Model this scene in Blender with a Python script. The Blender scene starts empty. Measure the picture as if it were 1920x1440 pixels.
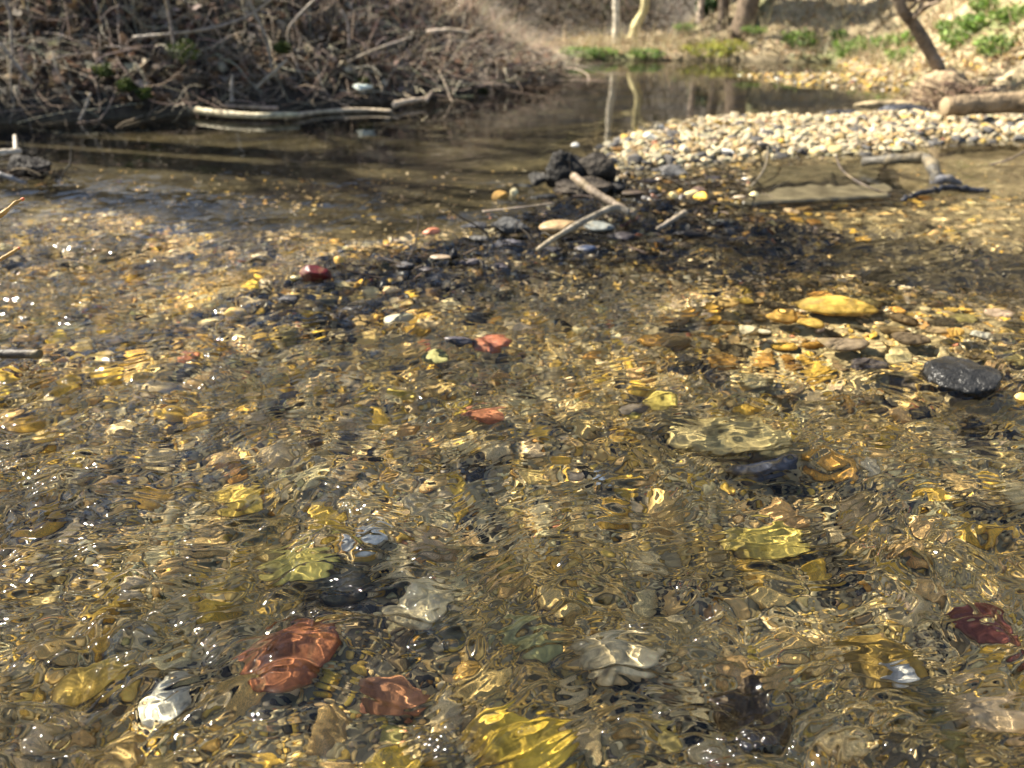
import bpy, bmesh, math
import numpy as np
from mathutils import Vector

# ------------------------------------------------------------------ camera, world, sun, exposure
sc = bpy.context.scene
COL = sc.collection
PITCH = math.radians(27.0)
CAM_Z = 0.6
cam_d = bpy.data.cameras.new('camera')
cam = bpy.data.objects.new('camera', cam_d)
COL.objects.link(cam)
cam.location = (0, 0, CAM_Z)
cam.rotation_euler = (math.pi / 2 - PITCH, 0, 0)
cam_d.sensor_width = 36
cam_d.lens = 27.19
cam_d.clip_start = 0.02
cam_d.clip_end = 500
cam_d.dof.use_dof = True
cam_d.dof.focus_distance = 0.95
cam_d.dof.aperture_fstop = 4.3
sc.camera = cam

SUN_EL, SUN_AZ = math.radians(46), math.radians(70)        # azimuth to the left of the view
world = bpy.data.worlds.new('World')
sc.world = world
world.use_nodes = True
sky = world.node_tree.nodes.new('ShaderNodeTexSky')
sky.sky_type = 'NISHITA'
sky.sun_disc = False
sky.sun_elevation = SUN_EL
sky.sun_rotation = -SUN_AZ
world.node_tree.links.new(sky.outputs[0], world.node_tree.nodes['Background'].inputs[0])
world.node_tree.nodes['Background'].inputs[1].default_value = 0.056
SUN = Vector((-math.sin(SUN_AZ) * math.cos(SUN_EL), math.cos(SUN_AZ) * math.cos(SUN_EL), math.sin(SUN_EL)))
sun_d = bpy.data.lights.new('sun', 'SUN')
sun_d.energy = 5.0
sun_d.angle = math.radians(0.55)
sun_d.color = (1.0, 0.91, 0.75)
sun_d.cycles.is_caustics_light = True
sun = bpy.data.objects.new('sun', sun_d)
COL.objects.link(sun)
sun.rotation_euler = SUN.to_track_quat('Z', 'Y').to_euler()

sc.view_settings.view_transform = 'Standard'
sc.view_settings.look = 'None'
sc.view_settings.exposure = 1.95
sc.view_settings.gamma = 1
sc.cycles.use_denoising = True
sc.cycles.max_bounces = 8
sc.cycles.transmission_bounces = 6
sc.cycles.diffuse_bounces = 2
sc.cycles.glossy_bounces = 3
sc.cycles.blur_glossy = 0.5
sc.cycles.sample_clamp_indirect = 4
sc.cycles.use_adaptive_sampling = False

# ------------------------------------------------------------------ pixel (photo 1920x1440) to world
F_PX = 1450.0
def ray(px, py):
    u, v = (px - 960) / F_PX, (720 - py) / F_PX
    return np.array([u, math.cos(PITCH) + v * math.sin(PITCH), -math.sin(PITCH) + v * math.cos(PITCH)])
def P(px, py, z=0.0):                      # the point of the level z seen there
    d = ray(px, py)
    t = (z - CAM_Z) / d[2]
    return np.array([0, 0, CAM_Z]) + t * d
def W(px, py, Y):                          # the point of the plane y = Y seen there
    d = ray(px, py)
    return np.array([0, 0, CAM_Z]) + Y / d[1] * d
def T(px, py, z=0.0):
    return (z - CAM_Z) / ray(px, py)[2]

# ------------------------------------------------------------------ noise
RG = np.random.default_rng(7)
_perm = RG.permutation(256)
_perm = np.concatenate([_perm, _perm])
_ang = RG.uniform(0, 2 * math.pi, 256)
_gx, _gy = np.cos(_ang), np.sin(_ang)
def pn(x, y, seed=0):
    x = np.asarray(x, float) + seed * 17.31
    y = np.asarray(y, float) + seed * 9.77
    xi, yi = np.floor(x).astype(int), np.floor(y).astype(int)
    xf, yf = x - xi, y - yi
    u = xf * xf * xf * (xf * (xf * 6 - 15) + 10)
    v = yf * yf * yf * (yf * (yf * 6 - 15) + 10)
    def g(i, j):
        h = _perm[_perm[(xi + i) & 255] + ((yi + j) & 255)]
        return _gx[h] * (xf - i) + _gy[h] * (yf - j)
    a = g(0, 0) * (1 - u) + g(1, 0) * u
    b = g(0, 1) * (1 - u) + g(1, 1) * u
    return 1.5 * (a * (1 - v) + b * v)
def fbm(x, y, o=4, seed=0):
    s, a = 0, 1
    for i in range(o):
        s = s + a * pn(x * 2 ** i, y * 2 ** i, seed + i * 3)
        a *= .5
    return s
def sstep(a, b, x):
    t = np.clip((x - a) / (b - a), 0, 1)
    return t * t * (3 - 2 * t)
def sd_poly(x, y, poly):                   # signed distance, positive inside
    p = np.array(poly)
    d = np.full(np.shape(x), 1e9)
    ins = np.zeros(np.shape(x), bool)
    n = len(p)
    for i in range(n):
        a, b = p[i], p[(i + 1) % n]
        ex, ey = b - a
        wx, wy = x - a[0], y - a[1]
        t = np.clip((wx * ex + wy * ey) / (ex * ex + ey * ey), 0, 1)
        d = np.minimum(d, (wx - ex * t) ** 2 + (wy - ey * t) ** 2)
        c = ((a[1] <= y) & (b[1] > y)) | ((b[1] <= y) & (a[1] > y))
        with np.errstate(divide='ignore', invalid='ignore'):
            xi = a[0] + (y - a[1]) / (b[1] - a[1] if b[1] != a[1] else 1e-9) * ex
        ins ^= c & (x < xi)
    d = np.sqrt(d)
    return np.where(ins, d, -d)

# ------------------------------------------------------------------ the lie of the land
_wl = [P(q[0], q[1] - 5)[:2] for q in [(-60, 240), (120, 232), (300, 224), (530, 215), (700, 199), (850, 184), (1000, 163), (1062, 148)]]
LEFT = [(-40, 2.5), (-6, 3.6), (-3.6, 3.9)] + [tuple(q) for q in _wl] + [(.30, 7.3), (-.1, 8.2), (-1.2, 9.3), (-4, 10.5), (-40, 14)]
_wr = [P(q[0], q[1] - (8 if q[0] < 1600 else 0))[:2] for q in [(1085, 121), (1200, 122), (1330, 121), (1440, 124), (1560, 126), (1640, 150), (1720, 180), (1800, 205), (1960, 214)]]
RIGHT = [(-40, 22), (-6, 11.5), (-1.0, 10.3), (.1, 8.6)] + [tuple(q) for q in _wr] + [(4.5, 4.1), (6, 3.2), (40, 0), (40, 80), (-40, 80)]
_wb = [(1120, 283), (1190, 245), (1320, 222), (1500, 220), (1700, 214), (1850, 216), (2100, 222), (2100, 262), (1900, 262), (1750, 268), (1640, 288), (1500, 290), (1380, 300), (1250, 318), (1150, 315)]
BAR = [tuple(P(*q)[:2]) for q in _wb]
BAR2 = [tuple(P(*q)[:2]) for q in [(1380, 140), (1640, 142), (1760, 160), (1900, 190), (1700, 172), (1500, 160)]]
RUN = [tuple(P(*q)[:2]) for q in [(1130, 400), (1300, 392), (1500, 415), (1750, 440), (1960, 465), (1960, 550), (1700, 540), (1500, 530), (1300, 510), (1150, 475)]]
RIDGE = [tuple(P(*q)[:2]) for q in [(480, 560), (640, 500), (830, 455), (960, 400), (1130, 330), (1260, 340), (1420, 330), (1440, 400), (1300, 450), (1150, 470), (900, 500), (640, 560)]]

def height(x, y):
    x, y = np.asarray(x, float), np.asarray(y, float)
    dl, dr = sd_poly(x, y, LEFT), sd_poly(x, y, RIGHT)
    db, dk, db2 = sd_poly(x, y, BAR), sd_poly(x, y, RIDGE), sd_poly(x, y, BAR2)
    h = -0.092 + 0.016 * fbm(x * 2.2, y * 2.2, 3, 5) + 0.006 * fbm(x * 9, y * 9, 2, 9)
    pool = sstep(1.75, 2.6, y + 0.35 * x) * (1 - sstep(-.25, .35, x - .1 - .12 * (y - 3)))
    h = h - 0.14 * pool
    h = h - 0.22 * sstep(3.6, 5.2, y) * sstep(0, .8, -dr) + 0.05 * sstep(1.0, 0.1, -dr)
    h = h + (0.058 + 0.012 * fbm(x * 6, y * 6, 2, 21)) * sstep(-0.30, 0.03, dk)
    h = h + 0.05 * sstep(-.35, .0, db)
    h = np.where(db > -.14, np.maximum(h, -.04 + 0.060 * sstep(-.14, .16, db) + .010 * fbm(x * 5, y * 5, 2, 31) * sstep(-.1, .1, db)), h)
    h = np.where(db2 > -.12, np.maximum(h, -.03 + 0.045 * sstep(-.12, .15, db2)), h)
    # left bank: undercut face, brow and a rising shoulder
    tip = 0.22 + 0.78 * sstep(0.55, -1.5, x)
    prof = np.where(dl < .10, 1.7 * dl, .17 + .50 * sstep(.1, .75, dl) + .20 * np.clip(dl - .4, 0, 3) + .30 * np.clip(dl - 3.4, 0, 20))
    lz = -.02 + tip * prof + .05 * fbm(x * 3, y * 3, 3, 41) * sstep(0, .3, dl)
    h = np.where(dl > -.04, np.maximum(h, lz), h)
    # right and far bank
    steep = .35 + .45 * sstep(1.2, 3.2, x)
    far = sstep(9.0, 14, y)
    prof = np.where(dr < .06, 1.2 * dr, .072 + (dr - .06) * (0.10 + .62 * sstep(1.6, 2.9, x)) * sstep(-.2, .9, dr) + far * .50 * np.clip(y - 10, 0, 40) * (1 - .6 * sstep(30, 60, y)))
    rz = -.02 + prof + .05 * fbm(x * 2.3, y * 2.3, 3, 51) * sstep(0, .5, dr)
    rz = rz - np.clip(dr * .62 - 6, 0, 99) * .5
    h = np.where(dr > -.04, np.maximum(h, rz), h)
    return h

# ------------------------------------------------------------------ materials
def nodes_of(name):
    m = bpy.data.materials.new(name)
    m.use_nodes = True
    nt = m.node_tree
    return m, nt, nt.nodes['Principled BSDF']
def nd(nt, t, **kw):
    n = nt.nodes.new(t)
    for k, v in kw.items():
        if k in n.inputs:
            n.inputs[k].default_value = v
        else:
            setattr(n, k, v)
    return n
GAIN = {'twig_bark': .72, 'leaf_litter': .75, 'grass_blade': .80, 'bark': .86, 'stick_bark': .82, 'dry_stone': .86, 'cut_wood': .8}
def surf(name, source, rough=0.6, scale=60, amount=0.45, bump=0.3, bscale=200, spec=0.5, dist=0.001, veins=0.0, sss=0):
    """source: 'col' (a colour attribute), 'obj' (object colour) or an rgb tuple; a noise mottles it"""
    m, nt, b = nodes_of(name)
    L = nt.links.new
    if source == 'col':
        s = nd(nt, 'ShaderNodeAttribute', attribute_name='col').outputs['Color']
    elif source == 'obj':
        s = nd(nt, 'ShaderNodeObjectInfo').outputs['Color']
    else:
        r = nd(nt, 'ShaderNodeRGB')
        r.outputs[0].default_value = (*source, 1)
        s = r.outputs[0]
    tc = nd(nt, 'ShaderNodeTexCoord')
    no = nd(nt, 'ShaderNodeTexNoise', Scale=scale, Detail=5.0, Roughness=0.62)
    L(tc.outputs['Object'], no.inputs['Vector'])
    rmp = nd(nt, 'ShaderNodeMapRange')
    rmp.inputs[1].default_value, rmp.inputs[2].default_value = .3, .7
    rmp.inputs[3].default_value, rmp.inputs[4].default_value = (1 - amount) * GAIN.get(name, 1), (1 + amount) * GAIN.get(name, 1)
    L(no.outputs['Fac'], rmp.inputs[0])
    mul = nd(nt, 'ShaderNodeVectorMath', operation='SCALE')
    L(s, mul.inputs[0])
    L(rmp.outputs[0], mul.inputs['Scale'])
    out = mul.outputs[0]
    if veins:
        n2 = nd(nt, 'ShaderNodeTexNoise', Scale=scale * .35, Detail=3.0, Distortion=1.2)
        L(tc.outputs['Object'], n2.inputs['Vector'])
        r2 = nd(nt, 'ShaderNodeMapRange')
        r2.inputs[1].default_value, r2.inputs[2].default_value = .5, .62
        r2.inputs[4].default_value = veins
        L(n2.outputs['Fac'], r2.inputs[0])
        mx = nd(nt, 'ShaderNodeMix', data_type='RGBA')
        L(r2.outputs[0], mx.inputs[0])
        L(out, mx.inputs[6])
        mx.inputs[7].default_value = (.34, .26, .13, 1)
        out = mx.outputs[2]
    L(out, b.inputs['Base Color'])
    b.inputs['Roughness'].default_value = rough
    b.inputs['Specular IOR Level'].default_value = spec
    if bump:
        nb = nd(nt, 'ShaderNodeTexNoise', Scale=bscale, Detail=4.0)
        L(tc.outputs['Object'], nb.inputs['Vector'])
        bp = nd(nt, 'ShaderNodeBump', Strength=bump, Distance=dist)
        L(nb.outputs['Fac'], bp.inputs['Height'])
        L(bp.outputs[0], b.inputs['Normal'])
    if sss:
        tr = nd(nt, 'ShaderNodeBsdfTranslucent')
        L(out, tr.inputs[0])
        mix = nd(nt, 'ShaderNodeMixShader')
        mix.inputs[0].default_value = sss
        L(b.outputs[0], mix.inputs[1])
        L(tr.outputs[0], mix.inputs[2])
        L(mix.outputs[0], nt.nodes['Material Output'].inputs[0])
    return m

M = {}
M['bedcol'] = surf('stream_ground', 'col', .75, 30, .5, .6, 90, .3, .004)
M['gravel'] = surf('gravel_stones', 'col', .7, 70, .45, .3, 260, .15, veins=.25)
M['wetgravel'] = surf('wet_gravel_stones', 'col', .35, 70, .45, .3, 260, .5, veins=.25)
M['wet'] = surf('wet_stone', 'obj', .42, 55, .5, .5, 160, .28, .002, veins=.3)
M['sunk'] = surf('sunken_stone', 'obj', .75, 38, .7, .5, 160, .12, .003, veins=.6)
M['dry'] = surf('dry_stone', 'obj', .75, 60, .22, .4, 240, .25)
M['black'] = surf('black_wet_stone', 'obj', .36, 22, .6, 1.0, 50, .22, .012)
M['mud'] = surf('dark_mud_stone', 'obj', .75, 25, .7, 1.0, 40, .2, .02)
M['twig'] = surf('twig_bark', 'col', .8, 40, .35, .3, 150, .2, .002)
M['litter'] = surf('leaf_litter', 'col', .8, 30, .35, 0, 100, .15, sss=.15)
M['blade'] = surf('grass_blade', 'col', .6, 10, .25, 0, 100, .3, sss=.3)
M['bark'] = surf('bark', 'obj', .85, 14, .6, 1.0, 35, .2, .02)
M['stick'] = surf('stick_bark', 'obj', .6, 30, .6, .8, 70, .3, .006, veins=.3)
M['cutwood'] = surf('cut_wood', (.34, .26, .16), .8, 60, .25, .3, 120, .2)
M['plank'] = surf('wet_slab', (.085, .072, .042), .35, 12, .8, .5, 60, .5, .003)
M['bud'] = surf('willow_bud', (.55, .13, .05), .5, 60, .3, .2, 120, .4)

def water_mat():
    m = bpy.data.materials.new('stream_water')
    m.use_nodes = True
    nt = m.node_tree
    nt.nodes.clear()
    L = nt.links.new
    o = nd(nt, 'ShaderNodeOutputMaterial')
    fr = nd(nt, 'ShaderNodeFresnel', IOR=1.333)
    rf = nd(nt, 'ShaderNodeBsdfRefraction', Roughness=0.0, IOR=1.333)
    gl = nd(nt, 'ShaderNodeBsdfGlossy', Roughness=0.03)
    rf.inputs['Color'].default_value = (.97, .97, .93, 1)
    mx = nd(nt, 'ShaderNodeMixShader')
    L(fr.outputs[0], mx.inputs[0])
    L(rf.outputs[0], mx.inputs[1])
    L(gl.outputs[0], mx.inputs[2])
    L(mx.outputs[0], o.inputs[0])
    return m
def bubble_mat():
    m = bpy.data.materials.new('bubble_film')
    m.use_nodes = True
    nt = m.node_tree
    nt.nodes.clear()
    L = nt.links.new
    o = nd(nt, 'ShaderNodeOutputMaterial')
    fr = nd(nt, 'ShaderNodeFresnel', IOR=1.4)
    tr = nd(nt, 'ShaderNodeBsdfTransparent')
    gl = nd(nt, 'ShaderNodeBsdfGlossy', Roughness=0.07)
    mx = nd(nt, 'ShaderNodeMixShader')
    L(fr.outputs[0], mx.inputs[0])
    L(tr.outputs[0], mx.inputs[1])
    L(gl.outputs[0], mx.inputs[2])
    L(mx.outputs[0], o.inputs[0])
    return m
M['water'] = water_mat()
M['bubble'] = bubble_mat()

# ------------------------------------------------------------------ mesh helpers
def mesh_np(name, V, F, mat=None, col=None, smooth=True):
    """F: (n, k) int array or a list of such"""
    Fs = F if isinstance(F, list) else [F]
    me = bpy.data.meshes.new(name)
    V = np.asarray(V, np.float32).reshape(-1, 3)
    me.vertices.add(len(V))
    me.vertices.foreach_set('co', V.ravel())
    idx = np.concatenate([f.ravel() for f in Fs]).astype(np.int32)
    cnt = np.concatenate([np.full(len(f), f.shape[1]) for f in Fs])
    st = np.concatenate([[0], np.cumsum(cnt)[:-1]]).astype(np.int32)
    me.loops.add(len(idx))
    me.loops.foreach_set('vertex_index', idx)
    me.polygons.add(len(cnt))
    me.polygons.foreach_set('loop_start', st)
    me.update(calc_edges=True)
    if smooth:
        me.shade_smooth()
    if col is not None:
        a = me.color_attributes.new('col', 'FLOAT_COLOR', 'POINT')
        c = np.ones((len(V), 4), np.float32)
        c[:, :3] = col
        a.data.foreach_set('color', c.ravel())
    if mat:
        me.materials.append(mat)
    return me
def link(name, me, parent=None, loc=None, color=None, recv=True, **props):
    o = bpy.data.objects.new(name, me)
    COL.objects.link(o)
    if parent:
        o.parent = parent
    if loc is not None:
        o.location = loc
    if color is not None:
        o.color = (*color, 1)
    for k, v in props.items():
        o[k] = v
    if recv and me is not None:
        o.cycles.is_caustics_receiver = True
    return o
def tubes(pts, rad, sides=6, cap=True):
    """pts (N, M, 3), rad (N, M) -> verts, quads and cap faces"""
    pts, rad = np.asarray(pts, float), np.asarray(rad, float)
    N, Mn = rad.shape
    t = np.gradient(pts, axis=1)
    t /= np.linalg.norm(t, axis=2, keepdims=True) + 1e-9
    mt = t.mean(1)
    ref = np.where(np.abs(mt[:, 2:3]) < .7, [[0, 0, 1.]], [[1., 0, 0]])
    n1 = np.cross(t, ref[:, None, :])
    n1 /= np.linalg.norm(n1, axis=2, keepdims=True) + 1e-9
    n2 = np.cross(t, n1)
    a = np.linspace(0, 2 * math.pi, sides, endpoint=False)
    V = pts[:, :, None] + rad[:, :, None, None] * (np.cos(a)[None, None, :, None] * n1[:, :, None] + np.sin(a)[None, None, :, None] * n2[:, :, None])
    I = np.arange(N * Mn * sides).reshape(N, Mn, sides)
    J = np.roll(I, -1, 2)
    Q = np.stack([I[:, :-1], J[:, :-1], J[:, 1:], I[:, 1:]], -1).reshape(-1, 4)
    Fs = [Q]
    if cap:
        Fs += [I[:, 0, ::-1].reshape(-1, sides), I[:, -1].reshape(-1, sides)]
    return V.reshape(-1, 3), Fs
def spline(ctrl, n=24):
    """Catmull-Rom through control points"""
    c = np.array(ctrl, float)
    c = np.vstack([2 * c[0] - c[1], c, 2 * c[-1] - c[-2]])
    seg = len(c) - 3
    out = []
    for s in np.linspace(0, seg - 1e-6, n):
        i = int(s)
        f = s - i
        p0, p1, p2, p3 = c[i:i + 4]
        out.append(.5 * (2 * p1 + (p2 - p0) * f + (2 * p0 - 5 * p1 + 4 * p2 - p3) * f * f + (3 * p1 - p0 - 3 * p2 + p3) * f ** 3))
    return np.array(out)
def knobbly(path, r0, r1, seed, amt=.12, wob=.0):
    g = np.random.default_rng(seed)
    n = len(path)
    s = np.linspace(0, 1, n)
    r = (r0 * (1 - s) + r1 * s) * (1 + amt * np.sin(s * g.uniform(15, 30) + g.uniform(0, 6)) * g.uniform(.5, 1) + amt * g.normal(0, .5, n))
    p = path + (g.normal(0, 1, (n, 3)) * wob)
    return p, np.abs(r)

def ico(sub):
    bm = bmesh.new()
    bmesh.ops.create_icosphere(bm, subdivisions=sub, radius=1)
    V = np.array([v.co[:] for v in bm.verts])
    F = np.array([[v.index for v in f.verts] for f in bm.faces])
    bm.free()
    return V, F
ICO = {k: ico(k) for k in (1, 2, 3, 4, 5)}
def stone_shape(seed, sub=3, sx=1.25, sy=1.0, sz=.6, cuts=5, lump=.10, rough=0.0):
    """rounded flint: warped ball with a few worn flat faces"""
    g = np.random.default_rng(seed)
    V, F = ICO[sub]
    V = V.copy()
    for _ in range(4):
        k = g.normal(0, 1.6, 3)
        V *= (1 + lump * np.cos(V @ k + g.uniform(0, 6)))[:, None]
    for _ in range(cuts):
        n = g.normal(0, 1, 3)
        n /= np.linalg.norm(n)
        h = g.uniform(.62, .92)
        d = V @ n
        ex = np.clip(d - h, 0, None)
        V -= (ex * .85)[:, None] * n
    if rough:
        for k in (5, 11, 23):
            q = V * k / 2
            V *= (1 + rough * (3 / k) * (pn(q[:, 0] + q[:, 2], q[:, 1] - q[:, 2] * .7, seed % 50) + .6 * pn(q[:, 2] * 1.3, q[:, 0] * .9, seed % 31)))[:, None]
    V *= [sx, sy, sz]
    return V / np.abs(V[:, 0]).max(), F          # half-width 1 in x

# ------------------------------------------------------------------ ground
def graded(a, b, n, c, dens):
    """n values from a to b, denser near c"""
    s = np.linspace(-1, 1, n)
    f = np.sinh(dens * s) / math.sinh(dens)
    return np.where(f < 0, c + (c - a) * f, c + (b - c) * f)
xs = graded(-60, 60, 760, .3, 5.2)
ys = graded(-12, 78, 760, 3.0, 4.6)
X, Y = np.meshgrid(xs, ys)
Z = height(X, Y)
I = np.arange(X.size).reshape(X.shape)
F = np.stack([I[:-1, :-1], I[:-1, 1:], I[1:, 1:], I[1:, :-1]], -1).reshape(-1, 4)
dl, dr = sd_poly(X, Y, LEFT), sd_poly(X, Y, RIGHT)
nz = fbm(X * 4, Y * 4, 3, 61)[..., None]
c_bed = np.array([.37, .29, .15]) * (1 + .4 * nz)
stk = pn(X * 1.2 + 3, Y * 4.5 - X * .8, 66)[..., None]  # streaks in the pool bed's colour that imitate sunlit bands
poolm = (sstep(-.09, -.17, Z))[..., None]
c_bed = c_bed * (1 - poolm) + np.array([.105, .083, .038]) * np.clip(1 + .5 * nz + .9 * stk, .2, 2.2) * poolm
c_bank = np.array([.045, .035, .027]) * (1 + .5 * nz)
c_right = np.array([.36, .29, .175]) * (1 + .4 * nz)
c_green = np.array([.13, .19, .05])
gm = sstep(.1, .5, fbm(X * 1.1, Y * 1.1, 3, 71))[..., None] * sstep(2.6, .3, dr)[..., None]
c_right = c_right * (1 - .7 * gm) + c_green * .7 * gm
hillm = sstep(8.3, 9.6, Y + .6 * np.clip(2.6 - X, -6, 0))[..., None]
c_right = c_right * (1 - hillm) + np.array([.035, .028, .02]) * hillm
ml, mr = sstep(-.03, .05, dl)[..., None], sstep(-.02, .1, dr)[..., None]
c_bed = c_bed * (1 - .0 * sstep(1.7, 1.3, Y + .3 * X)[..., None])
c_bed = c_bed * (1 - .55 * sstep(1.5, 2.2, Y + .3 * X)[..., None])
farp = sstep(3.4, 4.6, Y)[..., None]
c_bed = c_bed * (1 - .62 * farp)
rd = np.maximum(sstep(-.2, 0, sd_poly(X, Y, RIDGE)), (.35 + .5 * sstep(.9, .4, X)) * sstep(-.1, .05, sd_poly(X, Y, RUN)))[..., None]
c_bed = c_bed * (1 - .75 * rd)  # riffle bed darkened: dark wet stones, plus crest shade put into the colour
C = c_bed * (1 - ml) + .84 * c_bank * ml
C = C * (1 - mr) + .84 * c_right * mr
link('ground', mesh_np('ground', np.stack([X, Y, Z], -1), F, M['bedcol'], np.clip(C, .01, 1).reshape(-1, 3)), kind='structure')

# ------------------------------------------------------------------ water surface
EMERGENT = []                                # (x, y, r) of what breaks the surface, filled below
def emerge(px, py, r):
    q = P(px, py)
    EMERGENT.append((q[0], q[1], r))
for q in [(590, 525, .035), (637, 500, .02), (715, 492, .02), (850, 480, .015), (1060, 425, .05), (1180, 400, .05), (1090, 330, .1), (940, 375, .02), (1805, 735, .05), (60, 670, .04), (40, 335, .1), (1560, 590, .03), (810, 437, .02), (860, 640, .02)]:
    emerge(*q)
def calm(x, y):
    """0 = mirror, 1 = full riffle"""
    line = y + .36 * x - 1.66               # the riffle edge runs from left near to right far
    left = 1 - sstep(-.12, .42, line)
    a = np.maximum(.11 + .50 * sstep(-.2, -1.3, x) * sstep(3.2, 2.0, y), left)
    a = a * (1 - .75 * sstep(2.9, 4.3, y))
    ridge = sstep(-.25, .1, sd_poly(x, y, RIDGE))
    a = np.maximum(a, .9 * ridge)
    # upper right run, smooth, then a wave train below it
    rx = sstep(.45, .95, x) * sstep(1.45, 1.6, y) * sstep(3.2, 2.9, y)
    a = a * (1 - rx) + rx * .18
    wt = np.exp(-((x - .70) / .35) ** 2 - ((y - 1.95) / .12) ** 2)
    a = np.maximum(a, .75 * wt)
    a = np.maximum(a, .95 * sstep(-.1, .06, sd_poly(x, y, RUN)))
    # the stones round the yellow slab lie under clearer water
    cl = np.exp(-((x - .66) / .30) ** 4 - ((y - 1.44) / .19) ** 4)
    a = a * (1 - .86 * cl)
    return a
def water_height(x, y, sp):
    A = calm(x, y)
    wx = x + .045 * pn(x * 5, y * 5, 1) + .011 * pn(x * 21, y * 21, 2)
    wy = y + .045 * pn(x * 5, y * 5, 3) + .011 * pn(x * 21, y * 21, 4)
    ca, sa = math.cos(.28), math.sin(.28)
    u, v = wx * ca + wy * sa, -wx * sa + wy * ca
    h = 0
    longw = sstep(-.3, .0, sd_poly(x, y, RIDGE)) + sstep(-.1, .06, sd_poly(x, y, RUN)) + np.exp(-((x + 1.1) / .6) ** 2 - ((y - 2.0) / .35) ** 2)
    gust = .95 + .85 * pn(x * 3.1, y * 3.1, 77)
    for lam, amp, st, sd in ((.30, .0090, 1.5, 11), (.12, .0075, 1.8, 12), (.055, .0062, 1.7, 13), (.026, .0054, 1.9, 14), (.0125, .0027, 2.2, 15), (.0072, .0006, 1.8, 16)):
        fade = np.clip(lam / (sp * 3.6) - .6, 0, 1)
        k = gust if lam < .1 else 1
        k = k * ((1 + .8 * longw) if lam > .1 else 1)
        h = h + amp * fade * k * pn(u / (lam * st), v / lam, sd)
    h = h * A * (1 + .75 * sstep(1.0, .6, y))
    for ex, ey, r in EMERGENT:
        d = np.hypot(x - ex, (y - ey))
        near = np.exp(-np.clip(d - r, 0, 9) / .07) * A
        h = h + .0011 * np.cos((d - r) * 2 * math.pi / .026 + 1.5 * pn(x * 12, y * 12, 6)) * near * np.clip(.026 / (sp * 3.6) - .6, 0, 1)
        h = h + .004 * np.exp(-np.clip(d - r, 0, 9) / .02) * A
    wt = np.exp(-((x - .80) / .42) ** 2 - ((y - 1.98 - .12 * (x - .8)) / .15) ** 2)
    h = h + .0105 * wt * np.sin((y - .45 * x + .09 * pn(x * 4, y * 4, 8)) * 2 * math.pi / .15)
    # the level steps down a little over the riffle
    h = h - .012 * sstep(.2, -.35, y + .36 * x - 1.55)
    return h
NR, NC = 1900, 1080
yr = np.concatenate([np.linspace(-3, .30, 50, endpoint=False), .30 * np.exp(np.linspace(0, math.log(3 / .30), NR, endpoint=False)), 3 * np.exp(np.linspace(0, math.log(13 / 3), 420))])
wid = np.maximum(yr, .30) + .12
uc = np.concatenate([np.linspace(-6, -.86, 60, endpoint=False), np.linspace(-.86, .86, NC), np.linspace(.86, 6, 61)[1:]])
Xw = wid[:, None] * uc[None]
Yw = np.broadcast_to(yr[:, None], Xw.shape).copy()
duc = np.gradient(uc)
sp = np.maximum(wid[:, None] * duc[None] * .6, np.gradient(yr)[:, None])
Zw = water_height(Xw, Yw, sp)
I = np.arange(Xw.size).reshape(Xw.shape)
F = np.stack([I[:-1, :-1], I[:-1, 1:], I[1:, 1:], I[1:, :-1]], -1).reshape(-1, 4)
wo = link('water', mesh_np('water', np.stack([Xw, Yw, Zw], -1), F, M['water']), kind='structure', recv=False)
wo.cycles.is_caustics_caster = True
del Xw, Yw, Zw, I, F, sp

# ------------------------------------------------------------------ stones
PAL = {'tan': (.48, .35, .17), 'cream': (.56, .48, .32), 'ochre': (.58, .38, .08), 'amber': (.34, .19, .05), 'dark grey': (.075, .07, .065),
       'black': (.03, .03, .033), 'grey brown': (.19, .145, .09), 'brick red': (.38, .15, .09), 'olive': (.20, .18, .08), 'white': (.78, .75, .68), 'yellow': (.60, .42, .09)}
NAMES = list(PAL)
def pick_cols(g, n, w):
    w = np.array(w, float)
    k = g.choice(len(NAMES), n, p=w / w.sum())
    c = np.array([PAL[NAMES[i]] for i in k]) * g.uniform(.7, 1.25, (n, 1)) * (1 + g.normal(0, .03, (n, 3)))
    return k, np.clip(c, .01, .9)
#      tan cream ochre amber dgrey black gbrown red olive white yellow
W_BED = [44, 38, 18, 3, 3, 6, 4, .8, 3, .5, 9]
W_DARK = [8, 3, 3, 6, 28, 24, 22, 1, 4, 0, .5]
W_DRY = [30, 60, 2, 1, 3, 1, 9, .3, 0, 1.5, 0]
def in_view(x, y, z=0, m=60):
    fx = y * math.cos(PITCH) - (z - CAM_Z) * math.sin(PITCH)
    up = y * math.sin(PITCH) + (z - CAM_Z) * math.cos(PITCH)
    px, py = 960 + F_PX * x / fx, 720 - F_PX * up / fx
    return (px > -m) & (px < 1920 + m) & (py > -m) & (py < 1440 + m)
def rots(g, n, tilt=.45):
    a, b, c = g.uniform(0, 2 * math.pi, n), g.normal(0, tilt, n), g.normal(0, tilt, n)
    ca, sa, cb, sb, cc, s_ = np.cos(a), np.sin(a), np.cos(b), np.sin(b), np.cos(c), np.sin(c)
    z, o = np.zeros(n), np.ones(n)
    Rz = np.stack([ca, -sa, z, sa, ca, z, z, z, o], -1).reshape(-1, 3, 3)
    Rx = np.stack([o, z, z, z, cb, -sb, z, sb, cb], -1).reshape(-1, 3, 3)
    Ry = np.stack([cc, z, s_, z, o, z, -s_, z, cc], -1).reshape(-1, 3, 3)
    return Rz @ Rx @ Ry
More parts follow.
